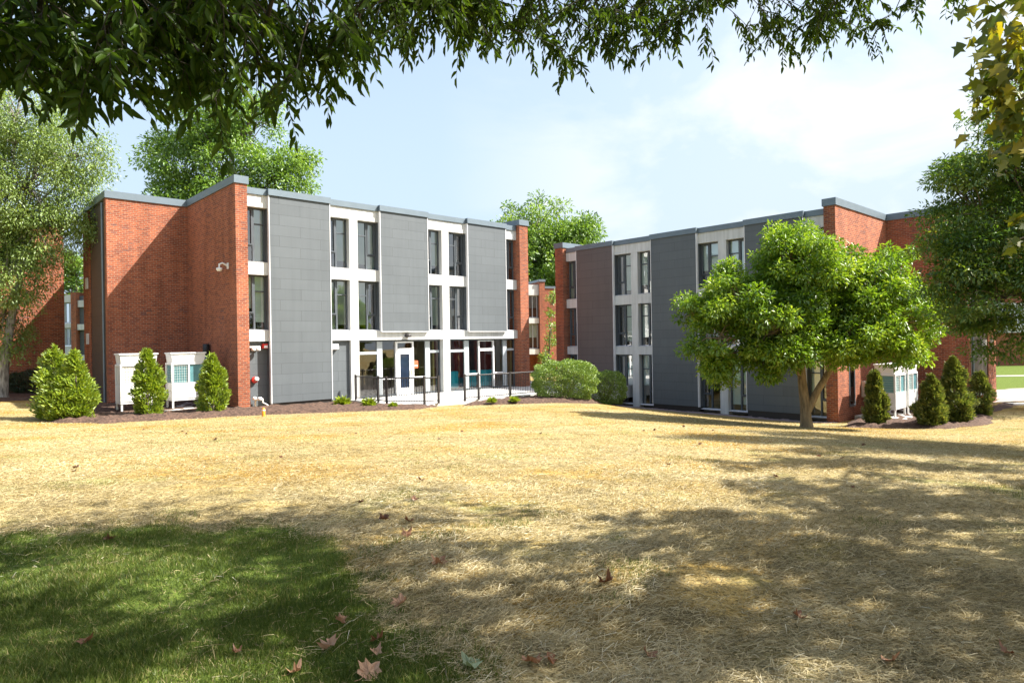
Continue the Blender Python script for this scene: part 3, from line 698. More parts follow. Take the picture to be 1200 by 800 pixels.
# far right, beyond the lawn
P = at(1150, 400, 66)
block('brick_building', 'far red brick building across the lawn at the right, half hidden by foliage', (P.x, P.y), -0.10, -0.85,
      [(0, 40, .3, 10, -.5, 3.4), (0, 40, .3, 10, 6.4, 12.4)], bands=[(0, 40, .0, 10, 3.41, 4.2), (0, 40, .0, 10, 5.95, 6.39)],
      wins=[(k * 1.9 + .2, k * 1.9 + 1.9, .35, 4.21, 5.94) for k in range(5)], panels=[(9.6, 40, .35, 1.5, 4.21, 5.94)], caps=[(-.1, 40, .2, .7, 12.41, 12.8)])

# ------------------------------------------------------------------ beds, terrace, pads, paving
def LP(x, y): p = left_pt(x, y); return (p.x, p.y)
def RP(x, y): p = right_pt(x, y); return (p.x, p.y)
draped('mulch_bed', [(-16.6, 23.0), (-14.6, 20.9), (-12.97, 20.8), (-11.91, 21.8), (-9.31, 23.0), (-6.22, 23.9), (-3.4, 24.75), (-3.0, 26.2), LP(4.85, -2.9), LP(4.85, .1), LP(.3, -.1), LP(-.2, 5.6), LP(-3.6, 5.6), LP(-5.2, 4.2)], M['mulch'], .12, .30, .035)
draped('mulch_bed', [(-2.2, 26.3), (0.2, 26.4), (1.6, 26.9), (3.2, 27.6), (4.3, 29.2), (3.4, 31.2), (1.6, 32.2), LP(14.2, -4.5), LP(7.7, -4.45)], M['mulch'], .16, .6, .035)
draped('mulch_bed', [(12.0, 23.9), (13.3, 23.5), (15.2, 22.8), (17.2, 23.5), (19.0, 25.9), RP(19.0, 4.9), RP(15.8, 4.9), RP(15.8, .6), (12.9, 25.6)], M['mulch'], .12, .35, .035)
draped('mulch_bed', [(-27.5, 27.5), (-21.5, 27.6), (-19.2, 30), (-19.5, 33.5), (-24, 33.0), (-30, 30)], M['mulch'], .08, .6, .015)
draped('mulch_bed', [RP(19.3, 4.6), RP(20.0, 5.3), RP(20.2, 9.6), RP(19.1, 10.2)], M['mulch'], .05, .3, .012)
draped('gravel_strip', [RP(2.0, -.9), RP(10, -.75), RP(15.5, -.75), RP(15.9, -.1), RP(15.6, .2), RP(2, .2)], M['gravel'], .03, .2, .012)
ter = MB(); 
T = [left_pt(4.9, .30), left_pt(4.9, -2.95), left_pt(5.85, -4.3), left_pt(19.5, -4.42), left_pt(19.5, 3.0), left_pt(15.72, 3.0), left_pt(15.72, -.14), left_pt(15.06, -.14), left_pt(15.06, .40)]
ter.add([(p.x, p.y, -.6) for p in T] + [(p.x, p.y, .02) for p in T], [tuple(range(len(T))), tuple(range(len(T), 2 * len(T)))] + [(i, (i + 1) % len(T), (i + 1) % len(T) + len(T), i + len(T)) for i in range(len(T))])
tag(ter.build('terrace_paving', M['slab']), kind='structure')
def pad(name, pts, z0, z1, mat='slab'):
    m = MB(); n = len(pts)
    m.add([(p[0], p[1], z0) for p in pts] + [(p[0], p[1], z1) for p in pts], [tuple(range(n)), tuple(range(n, 2 * n))] + [(i, (i + 1) % n, (i + 1) % n + n, i + n) for i in range(n)])
    return tag(m.build(name, M[mat]), kind='structure')
pad('concrete_pad', [LP(-6.0, 1.7), LP(-6.0, 7.4), LP(-3.3, 7.4), LP(-3.3, 5.72), LP(-.1, 5.72), LP(-.1, .75), LP(-4.2, .7)], -.25, .115)
pad('concrete_pad', [RP(15.9, 1.0), RP(17.8, 1.0), RP(17.8, 4.9), RP(15.9, 4.9)], -1.4, -.84)
draped('pavement', [(20.5, 30.8), (24, 31.2), (60, 36), (60, 39.5), (34, 39.3), (23, 37.5), (20.5, 35)], M['pale'], .045, .02, 0, .5, base=.04)
pad('concrete_path', [(27, 50.2), (60, 48.5), (60, 50.0), (27, 51.7)], -1.2, float(gz(34, 50)) + .06, 'pale')
kx = RP(19.9, 8.5); 
pad('concrete_path', [(kx[0], kx[1]), (kx[0] + 6, kx[1] + .6), (kx[0] + 6, kx[1] + 1.1), (kx[0], kx[1] + .5)], -1.3, float(gz(kx[0] + 1, kx[1])) + .05, 'slab')

# ------------------------------------------------------------------ condensers
def condenser(loc, rz, label, coil='teal', grp='outdoor air conditioning cabinets'):
    r = empty('outdoor_condenser', loc, rz); tag(r, label, 'air conditioner', grp)
    W, Dp = 1.24, .80
    b = MB(); b.box(0, W, 0, Dp, .38, .98)
    for (x0, x1, y0, y1) in ((0, .07, 0, .07), (W - .07, W, 0, .07), (0, .07, Dp - .07, Dp), (W - .07, W, Dp - .07, Dp), (W / 2 - .03, W / 2 + .03, 0, .06)): b.box(x0, x1, y0, y1, .982, 1.66)
    b.box(0, W, 0, Dp, 1.662, 1.74)
    b.box(.0, .0 + W, Dp - .04, Dp - .002, .983, 1.66) if False else None
    b.build('cabinet', M['white'], r, bevel=.008)
    c = MB(); c.box(.05, W - .05, .05, Dp - .05, .981, 1.661); o = c.build('coil', M[coil], r)
    g = MB()
    for k in range(7): g.box(.072, W / 2 - .032, .018, .026, 1.03 + k * .095, 1.036 + k * .095)
    for k in range(6): g.box(.12 + k * .085, .126 + k * .085, .027, .035, .983, 1.66)
    for k in range(7): g.box(.018, .026, .072, Dp - .072, 1.03 + k * .095, 1.036 + k * .095)
    g.build('guard', M['offwhite'], r)
    s = MB(); s.hexa([(.05, .05, 1.742), (W - .05, .05, 1.742), (.05, Dp - .05, 1.742), (W - .05, Dp - .05, 1.742), (.01, .01, 2.08), (W - .01, .01, 2.08), (.01, Dp - .01, 2.08), (W - .01, Dp - .01, 2.08)])
    s.box(-.02, W + .02, -.02, Dp + .02, 2.082, 2.13); s.build('fan_shroud', M['white'], r)
    for x in (W * .27, W * .73):
        a = MB(); n = 10; R_ = .25
        pts = [(x + R_ * math.cos(math.pi * k / n), .030 - .02 * math.sin(math.pi * k / n), 1.75 + R_ * 1.1 * math.sin(math.pi * k / n)) for k in range(n + 1)]
        a.add([(p[0], p[1], p[2]) for p in pts] + [(p[0], .09, p[2]) for p in pts], [tuple(range(n + 1))] + [(k, k + 1, n + 2 + k, n + 1 + k) for k in range(n)])
        a.build('fan_arch', M['white'], r)
    l = MB()
    for x in (.02, W - .08):
        for y in (.02, Dp - .08): l.box(x, x + .06, y, y + .06, 0, .30)
        l.box(x - .01, x + .07, .0, Dp, .302, .376)
    l.box(.085, W - .085, .02, .06, .31, .37); l.build('stand', M['white'], r)
    return r
q = LP(-3.75, 1.0); condenser((q[0], q[1], .115), ANG, 'white air conditioning cabinet farther left with wire grille, half hidden by cone shrub', 'offwhite')
q = LP(-2.05, 1.0); condenser((q[0], q[1], .115), ANG, 'white air conditioning cabinet with teal coil panels between two cone shrubs')
q = RP(17.36, 1.30); condenser((q[0], q[1], -.84), ANG, 'nearer of two cream air conditioning cabinets in a row beside the right red brick notch', 'teal')
q = RP(17.36, 2.90); condenser((q[0], q[1], -.84), ANG, 'farther of two cream air conditioning cabinets beside the right red brick notch', 'teal')
# equipment on the shaded side wall of the left notch
p = left_pt(-.16, 3.0)
r = empty('meter_stand', (p.x, p.y, .1), ANG); tag(r, 'blue equipment box with a black canister on top standing against the shaded brick wall', 'utility box')
MB().box(-.14, .14, -.24, .24, 1.15, 1.95).build('blue_box', M['blue'], r, bevel=.02)
MB().lathe((0, 0, 1.95), [(.10, 0), (.13, .03), (.13, .48), (.10, .52)], 14).build('canister', M['black'], r)
MB().tube([(0, 0, 0), (0, 0, 1.15)], .04, 8).build('post', M['cap'], r)
MB().box(-.10, .10, -.5, -.26, .9, 1.15).build('junction_box', M['cap'], r)

# ------------------------------------------------------------------ fence along the terrace
def railing(pts, label, z=.012):
    W_ = [left_pt(*q) for q in pts]
    r = empty('metal_railing', (W_[0].x, W_[0].y, z)); tag(r, label, 'railing', 'dark railings round the terrace')
    P_ = [Vector((w.x - W_[0].x, w.y - W_[0].y, 0)) for w in W_]
    for p in P_:
        MB().box(-.038, .038, -.038, .038, 0, 1.12).build('post', M['darkmetal'], r, loc=p).rotation_euler = (0, 0, ANG)
    rl = MB(); bl = MB()
    for a, b in zip(P_[:-1], P_[1:]):
        d = (b - a).normalized()
        for h, t in ((1.05, .028), (.12, .02)): MB().tube([a + d * .04 + Vector((0, 0, h)), b - d * .04 + Vector((0, 0, h))], t, 6).build('rail', M['darkmetal'], r)
        n = int((b - a).length / .105)
        for k in range(1, n):
            q = a + (b - a) * k / n; bl.tube([q + Vector((0, 0, .12)), q + Vector((0, 0, 1.05))], .014, 4, False)
    bl.build('pickets', M['darkmetal'], r)
railing([(5.0, -.2), (4.95, -2.15), (4.88, -2.9), (5.82, -4.2), (6.4, -4.36)], 'dark metal railing wrapping the corner of the terrace in front of the white door')
railing([(7.8, -4.3), (8.5, -4.36), (10.3, -4.38), (12.1, -4.38), (13.9, -4.38)], 'straight dark metal railing along the terrace in front of the teal chairs')

# lounge chairs seen through the lobby glass
def chair(x, y, label):
    p = left_pt(x, y); r = empty('lounge_chair', (p.x, p.y, .012), ANG + math.pi); tag(r, label, 'chair', 'teal lounge chairs behind the lobby glass')
    MB().box(-.36, .36, -.30, .38, .20, .44).build('seat', M['tealfabric'], r, bevel=.03)
    MB().box(-.40, .40, .385, .52, .12, .98).build('backrest', M['tealfabric'], r, bevel=.03)
    for s in (-1, 1):
        MB().box(s * .43 - .055, s * .43 + .055, -.30, .38, .20, .62).build('armrest', M['tealfabric'], r, bevel=.02)
        for yy in (-.25, .33): MB().tube([(s * .34, yy, 0), (s * .34, yy, .2)], .02, 6).build('leg', M['black'], r)
chair(11.02, 1.25, 'teal lounge chair left of the grey mullion, beside the white column'); chair(12.22, 1.25, 'teal lounge chair between the grey mullion and the white framed window'); chair(13.20, 1.15, 'teal lounge chair behind the white framed window')

# orange marker stake
p = gpt(-8.62, 22.7)
r = empty('marker_stake', p); tag(r, 'short orange plastic marker stake at the edge of the straw by the mulch', 'stake')
MB().lathe((0, 0, 0), [(.055, -.1), (.055, .26), (.03, .30)], 10).build('post', M['orange'], r); MB().lathe((0, 0, .2), [(.058, 0), (.058, .04)], 10).build('band', M['whiteframe'], r)

# ------------------------------------------------------------------ plants
def arbor(loc, h, w, label, n=5000, mat='arbor', grp='cone shaped evergreen shrubs', tops=None, seed=1):
    """upright evergreen: flat sprays turned up and out round a stem"""
    r = empty('evergreen_shrub', loc); tag(r, label, 'shrub', grp)
    tops = tops or [(0, 0, h, w)]
    pos = []; ax = []; nr = []
    for (tx, ty, th, tw) in tops:
        m = n // len(tops)
        nb = 90; bz = rng.random(nb) ** 1.15; ba = rng.random(nb) * 6.283     # individual boughs
        bi = rng.integers(0, nb, m)
        z = np.clip(bz[bi] + rng.normal(size=m) * .04, .0, 1.04)
        prof = np.where(z < .30, .74 + .26 * z / .30, np.clip(1 - ((z - .30) / .72), 0.02, 1) ** .62) * tw * .5 * rng.uniform(.72, 1.16, nb)[bi]
        lump = 1 + .20 * np.sin(ba[bi] * 3.0 + bz[bi] * 17 + th)
        a = ba[bi] + rng.normal(size=m) * .20
        q = np.clip(1 - np.abs(rng.normal(size=m)) * .32, .1, 1.08) + (rng.random(nb)[bi] < .14) * .22 * rng.random(m)
        rr = (prof + .03) * q * lump
        pos.append(np.stack([tx + rr * np.cos(a), ty + rr * np.sin(a), .06 + z * th * .97], -1))
        out = np.stack([np.cos(a), np.sin(a), np.zeros(m)], -1)
        ax.append(out * .75 + np.array([0, 0, .75]) + rng.normal(size=(m, 3)) * .42)
        nr.append(np.stack([-np.sin(a), np.cos(a), np.zeros(m)], -1) + rng.normal(size=(m, 3)) * .6)
    pos = np.vstack(pos); ax = np.vstack(ax); nr = np.vstack(nr)
    t = rng.beta(2.2, 2.2, len(pos))
    leaves('foliage', 'leaf', pos, ax, nr, rng.uniform(.09, .19, len(pos)), rng.uniform(.035, .07, len(pos)), ML[mat], t, r)
    s = MB()
    for (tx, ty, th, tw) in tops: s.tube([(tx * .3, ty * .3, -.1), (tx, ty, th * .4), (tx, ty, th * .9)], [.05, .035, .01], 7)
    s.build('stem', M['bark'], r); return r
p = gpt(-15.0, 22.0); arbor(p, 2.3, 1.5, 'broad double topped yellow green evergreen shrub at the left end of the mulch bed', 12500, tops=[(-.42, .1, 2.35, 1.3), (.48, -.15, 2.2, 1.15), (.1, -.3, 1.5, 1.2)])
p = gpt(-12.85, 23.1, .05); arbor(p, 2.2, .98, 'single yellow green cone shrub between the two white cabinets', 6500)
p = gpt(-10.95, 24.0, .05); arbor(p, 2.05, .92, 'yellow green cone shrub before the shaded brick wall, right of the teal panelled cabinet', 6000)
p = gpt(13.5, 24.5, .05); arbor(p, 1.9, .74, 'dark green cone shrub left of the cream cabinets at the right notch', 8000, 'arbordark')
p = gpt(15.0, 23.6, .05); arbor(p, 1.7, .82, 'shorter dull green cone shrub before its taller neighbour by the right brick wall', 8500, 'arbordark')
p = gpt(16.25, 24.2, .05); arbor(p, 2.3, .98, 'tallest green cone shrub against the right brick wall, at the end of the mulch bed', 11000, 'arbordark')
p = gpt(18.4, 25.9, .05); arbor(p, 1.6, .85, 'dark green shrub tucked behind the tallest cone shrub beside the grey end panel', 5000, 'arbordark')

def mound(loc, rx, ry, h, label, n, mat='box', ls=(.05, .085)):
    r = empty('round_shrub', loc); tag(r, label, 'shrub', 'clipped round shrubs')
    d = rdir(n)
    q = 1 - np.abs(rng.normal(size=n)) * .10
    lump = 1 + .07 * np.sin(d[:, 0] * 7 + 1) * np.sin(d[:, 1] * 8) + .05 * np.sin(d[:, 2] * 13 + d[:, 0] * 9)
    # squarish dome
    k = (np.abs(d[:, 0]) ** 3 + np.abs(d[:, 1]) ** 3 + np.abs(d[:, 2]) ** 3) ** (-1 / 3)
    P_ = d * (q * lump * k)[:, None] * np.array([rx, ry, h * .50]) + np.array([0, 0, h * .47]); P_[:, 2] = np.maximum(P_[:, 2], .02 + rng.random(n) * .06)
    leaves('foliage', 'leaf', P_, d + rng.normal(size=(n, 3)) * .7 + np.array([0, 0, .3]), d + rng.normal(size=(n, 3)) * .6, rng.uniform(*ls, n), rng.uniform(.03, .045, n), ML[mat], rng.beta(2, 2, n), r)
    s = MB()
    for k in range(7):
        a = k * .9; s.tube([(0, 0, -.15), (.3 * rx * math.cos(a), .3 * ry * math.sin(a), h * .35), (.7 * rx * math.cos(a), .7 * ry * math.sin(a), h * .7)], [.04, .03, .012], 6)
    s.build('stem', M['bark'], r); return r
mound(gpt(2.3, 28.9, .05), 1.38, 1.2, 1.72, 'large clipped pale green round shrub at the end of the terrace railing', 26000)
mound(gpt(4.25, 30.3, .05), .95, .9, 1.5, 'smaller darker green round shrub behind the large clipped one', 13000, 'box')
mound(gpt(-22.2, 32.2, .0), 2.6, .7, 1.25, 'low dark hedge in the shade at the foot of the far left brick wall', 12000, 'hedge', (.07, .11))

def tuft(x, y, label, s=1.0):
    r = empty('leafy_perennial', gpt(x, y, .08)); tag(r, label, 'plant', 'small lime green perennials in the mulch')
    n = 170; a = rng.random(n) * 6.283; el = rng.uniform(.25, 1.3, n)
    ax = np.stack([np.cos(a) * np.cos(el), np.sin(a) * np.cos(el), np.sin(el)], -1)
    P_ = ax * rng.uniform(.02, .10, n)[:, None] * s
    leaves('foliage', 'ash', P_, ax, np.array([0, 0, 1.]) + rng.normal(size=(n, 3)) * .4, rng.uniform(.16, .30, n) * s, .06 * s, ML['lime'], rng.beta(2, 2, n), r)
    MB().tube([(0, 0, -.05), (0, 0, .1)], .02, 5).build('stem', M['bark'], r)
tuft(-6.9, 26.6, 'lime green perennial nearest the grey service panel', 1.25); tuft(-5.6, 25.5, 'lime green perennial in front of the railing corner', 1.2); tuft(-4.55, 25.0, 'flat lime green perennial left of the terrace opening', .7)
tuft(-.85, 26.5, 'lime green perennial right of the terrace opening', .8); tuft(.07, 26.75, 'lime green perennial nearest the large round shrub', .85)

# ------------------------------------------------------------------ trees
def tree(name, label, base, d, ells, trunk, nleaf, lsize, lmat, bark, ncl=160, cl=(.35, .75), flat=.65, droop=.15, shape='leaf', wr=.42, cat='tree', grp=None, keep=None, limb_r=.07, twigs=1.0, inner=.45, tw=.03):
    """ells: crown lobes in local metres (x, y, z, rx, ry, rz); trunk: list of stems, each a list of (x, y, z, r)"""
    r = empty(name, base); tag(r, label, cat, grp)
    E_ = np.array(ells, float); wt = (E_[:, 3] * E_[:, 5]) ** 1.0; wt /= wt.sum()
    k = rng.choice(len(E_), ncl, p=wt); dd = rdir(ncl); rad = rng.uniform(inner, 1.0, ncl) ** .7
    c = E_[k, :3] + dd * rad[:, None] * E_[k, 3:6]
    if keep is not None:
        ok = keep(c + np.array(base)); c = c[ok]; k = k[ok]; dd = dd[ok]
    n = len(c); rc = rng.uniform(*cl, n)
    w2 = rc ** 2; w2 /= w2.sum()
    j = rng.choice(n, nleaf, p=w2)
    off = rdir(nleaf) * (rng.random(nleaf) ** .45)[:, None]
    sag = (off[:, 0] ** 2 + off[:, 1] ** 2)
    P_ = c[j] + off * rc[j][:, None] * np.array([1, 1, flat]); P_[:, 2] -= sag * rc[j] * droop * 1.5
    ax = off + np.array([0, 0, -droop * 2]) + rng.normal(size=(nleaf, 3)) * .55
    nr = np.array([0, 0, 1.0]) + rng.normal(size=(nleaf, 3)) * .55
    tint = np.clip(.5 + rng.normal(size=n)[j] * .13 + rng.normal(size=nleaf) * .17, 0, 1)
    if keep is not None:
        ok = keep(P_ + np.array(base)); P_, ax, nr, tint = P_[ok], ax[ok], nr[ok], tint[ok]
    ln = rng.uniform(.7, 1.25, len(P_)) * lsize
    leaves('crown', shape, P_, ax, nr, ln, ln * wr, ML[lmat], tint, r)
    t = MB(); tops = []
    for st in trunk:
        pts = [Vector(q[:3]) for q in st]; t.tube(pts, [q[3] for q in st], 12)
        tops.append((pts[-1], st[-1][3])); 
        if len(pts) > 3: tops.append((pts[-2], st[-2][3] * .7))
    if trunk and trunk[0][0][2] < .3:   # root flare
        b = trunk[0][0]; t.lathe((b[0], b[1], b[2] - .1), [(b[3] * 1.75, -.1), (b[3] * 1.45, .10), (b[3] * 1.15, .26), (b[3] * .9, .5)], 12)
    lim = []
    for e in E_:
        ec = Vector(e[:3]); st, sr = min(tops, key=lambda q: (q[0] - ec).length)
        mid = st.lerp(ec, .5) + Vector((rnd.uniform(-.3, .3), rnd.uniform(-.3, .3), rnd.uniform(0, .35))) * e[3] * .4
        rr = min(sr * .8, limb_r); t.tube([st, st.lerp(mid, .5) + Vector((0, 0, .05)), mid, ec], [rr, rr * .8, rr * .6, rr * .3], 8)
        lim.append((ec, mid, rr))
    m = int(n * twigs)
    for i in range(m):
        e = lim[k[i]]; a = e[0].lerp(e[1], rnd.random() * .7); b = Vector(c[i]); mid = a.lerp(b, .5) + Vector((rnd.uniform(-.15, .15), rnd.uniform(-.15, .15), .12)) * (b - a).length
        t.tube([a, mid, b], [min(tw, e[2] * .5), tw * .6, tw * .2], 5, False)
    t.build('trunk', M[bark], r); return r
def E(d, base, lst, dep=.9):
    """lobes given as photo-sized circles at distance d, returned in metres from the tree's foot"""
    out = []
    for (px, py, rx, ry, *dd) in lst:
        p = at(px, py, d); k = d / F
        out.append((p.x - base.x, (dd[0] if dd else 0) + p.y - base.y, p.z - base.z, rx * k, max(rx, ry) * k * dep, ry * k))
    return out

# round green tree in front of the right block
b = gpt(9.95, 22.3)
tree('round_crowned_tree', 'low round bright green tree with forked tan trunk before the dark panelled block', b, 22.3,
     E(22.3, b, [(922, 300, 45, 42, .2), (860, 350, 40, 30, -.4), (832, 372, 42, 22, -.2), (812, 366, 26, 16, .2), (835, 395, 40, 28, -.6), (846, 420, 30, 26, -.3), (842, 360, 40, 24, .5), (955, 355, 62, 55, .6), (905, 385, 48, 42, -.9), (1042, 325, 36, 42, .3), (1055, 375, 42, 48, -.2), (1000, 395, 46, 36, -.8), (960, 290, 26, 30, 1.0), (890, 330, 40, 34, .9), (1015, 310, 30, 26, .9), (985, 345, 52, 46, .2), (1012, 345, 44, 40, -.4), (1020, 385, 50, 34, .2), (945, 318, 50, 40, -.3), (1000, 370, 46, 36, .8), (925, 408, 36, 24, -.8), (975, 402, 32, 24, -1.0), (895, 418, 28, 22, -.6), (1030, 408, 34, 22, -.6)], .95),
     [[(0, 0, -.1, .19), (-.04, 0, .8, .165), (-.12, .02, 1.6, .14), (-.15, .05, 2.4, .12), (-.3, .1, 3.6, .08)], [(0.02, -.02, .55, .13), (.35, -.08, 1.25, .115), (.75, -.1, 1.9, .10), (1.5, -.1, 2.9, .07)], [(-.13, .02, 1.7, .09), (-.5, -.2, 2.2, .08), (-1.3, -.3, 2.9, .06)]],
     108000, .155, 'magnolia', 'barktan', 560, (.26, .56), .7, .12, wr=.40, limb_r=.08)
# slender pale tree at left
b = gpt(-22.6, 29.0)
tree('slender_tree', 'slender tree with pale olive foliage and a leaning grey trunk at the left edge', b, 29,
     E(29, b, [(30, 215, 75, 70), (85, 180, 42, 45), (-30, 250, 70, 80), (55, 265, 55, 45), (20, 320, 40, 40, -.6), (-5, 330, 40, 60), (105, 215, 24, 26), (20, 130, 60, 50), (-50, 160, 60, 60), (0, 385, 30, 30), (100, 270, 16, 14)], .8),
     [[(.05, 0, -.1, .24), (.15, 0, 1.5, .20), (.5, .0, 3.4, .16), (.9, .1, 5.5, .12), (1.2, .1, 8, .06)]],
     80000, .135, 'birch', 'barkpale', 400, (.45, .95), .75, .35, limb_r=.08)
# trees behind the buildings
b = gpt(-26, 60)
tree('broad_tree', 'tall bright green tree rising behind the left apartment block', b, 60,
     E(60, b, [(270, 195, 62, 52), (215, 205, 45, 48), (325, 205, 46, 34), (240, 145, 50, 40), (290, 140, 46, 40), (345, 195, 30, 24), (190, 185, 22, 26), (270, 260, 80, 50), (225, 250, 50, 40)]),
     [[(0, 0, -.2, .5), (0, 0, 4, .42), (.2, 0, 9, .3), (.2, 0, 13, .18)]], 42000, .36, 'far', 'bark', 240, (.9, 1.9), .7, .1, limb_r=.18, tw=.06)
b = gpt(5.5, 74)
tree('broad_tree', 'bright green tree with an uneven crown filling the gap between the two blocks', b, 74,
     E(74, b, [(625, 265, 42, 36), (600, 290, 36, 40), (655, 270, 34, 34), (690, 272, 20, 16), (635, 310, 55, 45), (670, 300, 36, 34), (612, 335, 36, 34)]),
     [[(0, 0, -.2, .5), (0, 0, 4, .4), (-.6, 0, 8, .3), (-1, 0, 11, .18)], [(0, 0, 3.5, .3), (1.2, 0, 7, .22), (2.2, 0, 10, .14)]], 34000, .40, 'far', 'bark', 200, (.9, 1.8), .75, .1, limb_r=.2, tw=.07)
b = gpt(-57, 86)
tree('broad_tree', 'distant green tree above the far roofs in the left gap', b, 86, E(86, b, [(88, 312, 18, 22), (70, 320, 22, 26), (100, 335, 22, 20), (80, 345, 30, 24)]),
     [[(0, 0, -.2, .4), (0, 0, 5, .3), (.4, 0, 8, .2)]], 9000, .40, 'far', 'bark', 60, (.9, 1.7), .75, .1, limb_r=.2, tw=.07)
b = gpt(2.6, 46.0)
tree('young_tree', 'thin young tree beside the sunlit brick wall in the middle gap', b, 46, E(46, b, [(645, 385, 7, 26), (642, 425, 9, 24), (648, 350, 5, 18)]),
     [[(0, 0, -.2, .06), (0, 0, 2, .05), (.1, 0, 4, .02)]], 1600, .20, 'far', 'bark', 40, (.2, .42), .8, .1, limb_r=.03)

# fine leaved tree at the right, trunk outside the picture
b = gpt(14.6, 14.6)
tree('fine_leaved_tree', 'wide spreading tree of fine dark green leaves reaching in from the right edge', b, 14.6,
     E(14.6, b, [(1150, 250, 50, 46, .2), (1195, 190, 52, 48, .5), (1192, 140, 26, 30, .3), (1172, 175, 34, 30, .0), (1150, 195, 34, 28, .3), (1128, 225, 34, 26, .2), (1185, 110, 26, 26, .4), (1120, 330, 34, 26, -.2), (1150, 300, 44, 30, .0), (1150, 355, 60, 34, -.4), (1185, 385, 50, 34, .3), (1125, 285, 40, 22, .4), (1240, 290, 70, 60, -.8), (1250, 380, 60, 40, -1.5), (1290, 200, 80, 70, .2), (1340, 280, 90, 80, 1.0), (1330, 140, 80, 60, .4), (1210, 320, 45, 36, -1.2), (1290, 250, 80, 80, 3.0), (1380, 200, 90, 80, -2), (1300, 330, 60, 50, -3)], .85),
     [[(0, 0, -.2, .22), (0, 0, 1.2, .19), (-.2, 0, 2.3, .15), (-1.2, -.1, 3.4, .09), (-2.6, 0, 4.3, .05)], [(-.1, 0, 1.9, .13), (.6, .3, 3.4, .10), (.8, .4, 5.6, .07)], [(-.15, 0, 2.1, .10), (-1.6, -.3, 2.9, .07), (-3.0, -.3, 3.6, .03)]],
     115000, .11, 'locust', 'bark', 470, (.32, .75), .38, .15, wr=.36, limb_r=.06, tw=.018)

def out_of_view(q, m=.03):
    """true where a point lies above or beside what the camera sees (or behind it)"""
    y = np.maximum(q[:, 1], 1e-3)
    return (q[:, 1] < .4) | ((q[:, 2] - EYE) / y > .535 + m) | (np.abs(q[:, 0]) / y > .785 + m)
# tree at the far right whose shade dapples the end of the right block
b = gpt(26.3, 28.2)
tree('broad_tree', 'dark tree at the far right edge beyond the end of the shaded apartment block', b, 28,
     [(0, 0, 5.6, 4.4, 3.6, 2.4), (-2, -1, 4.6, 2.8, 2.6, 1.4), (1, 1, 7.6, 3.4, 3.2, 2), (-1.5, 1.5, 6.8, 2.8, 2.6, 1.5)], [[(0, 0, -.2, .26), (0, 0, 2, .22), (.1, 0, 4, .16), (.1, 0, 6.5, .08)]], 22000, .17, 'locust', 'bark', 170, (.4, .9), .6, .12, limb_r=.08, tw=.03)
# maple at the right foreground: a few boughs hang into the picture, the rest shades the lawn
b = gpt(10.2, 6.2)
mp_ = tree('maple_tree', 'maple with yellowing lobed leaves hanging in at the top right corner', b, 6,
     [(-.4, -1.0, 5.8, 3.2, 3.0, 1.6), (1.5, -1, 6.5, 3.8, 3.6, 2.2), (1.4, 2.6, 7.3, 2.6, 2.6, 1.4), (-3.0, -1.2, 7.0, 2.8, 2.2, 1.4), (3.2, 2.5, 6, 3, 3, 2), (-2.2, -3.0, 6.2, 2.8, 2.4, 1.5), (3.5, 5.0, 8.0, 2.6, 2.2, 1.1)],
     [[(0, 0, -.2, .30), (0, 0, 1.5, .26), (-.1, 0, 3.2, .22), (-.2, 0, 5, .16), (0, 0, 7.5, .09)]], 11500, .19, 'maple', 'bark', 250, (.25, .6), .4, .2, 'maple', .9, keep=out_of_view, limb_r=.09, tw=.02, twigs=0.0)
for (px, py, d, m, s) in [(1195, 30, 5.2, 46, .34), (1180, 75, 5.3, 42, .30), (1168, 92, 5.4, 18, .13), (1152, 100, 5.4, 7, .05), (1192, 120, 5.3, 46, .28), (1195, 165, 5.5, 24, .18), (1170, 115, 5.4, 26, .2), (1200, 70, 5.0, 40, .3), (1175, 15, 5.4, 22, .22), (1215, 140, 5.2, 50, .35), (1225, 60, 5.0, 60, .4), (1190, 285, 5.6, 5, .07), (1200, 255, 5.5, 8, .10)]:
    p = at(px, py, d); bc = np.array([p.x - b.x, p.y - b.y, p.z - b.z])[None] + rng.normal(size=(m, 3)) * s * .5; n = m
    leaves('foliage', 'maple', bc, rdir(n) * .7 + np.array([-.3, 0, -.75]), rdir(n) * .8 + np.array([.2, -.3, .6]), rng.uniform(.10, .16, n), rng.uniform(.09, .14, n), ML['maple'], rng.beta(2, 1.6, n), mp_)
t = MB()
for (px, py, d) in [(1150, 100, 5.4), (1165, 60, 5.3), (1190, 120, 5.3), (1195, 165, 5.5), (1195, 280, 5.6)]:
    p = at(px, py, d) - b; q = Vector((-2.2, -.2, 5.0 if py < 200 else 3.4)); m_ = q.lerp(p, .55) + Vector((0, 0, .3))
    t.tube([Vector((-.2, 0, 3.6)), q.lerp(Vector((-.2, 0, 3.6)), .4), q, m_, p], [.06, .05, .035, .016, .006], 6)
t.build('bough', M['bark'], mp_)

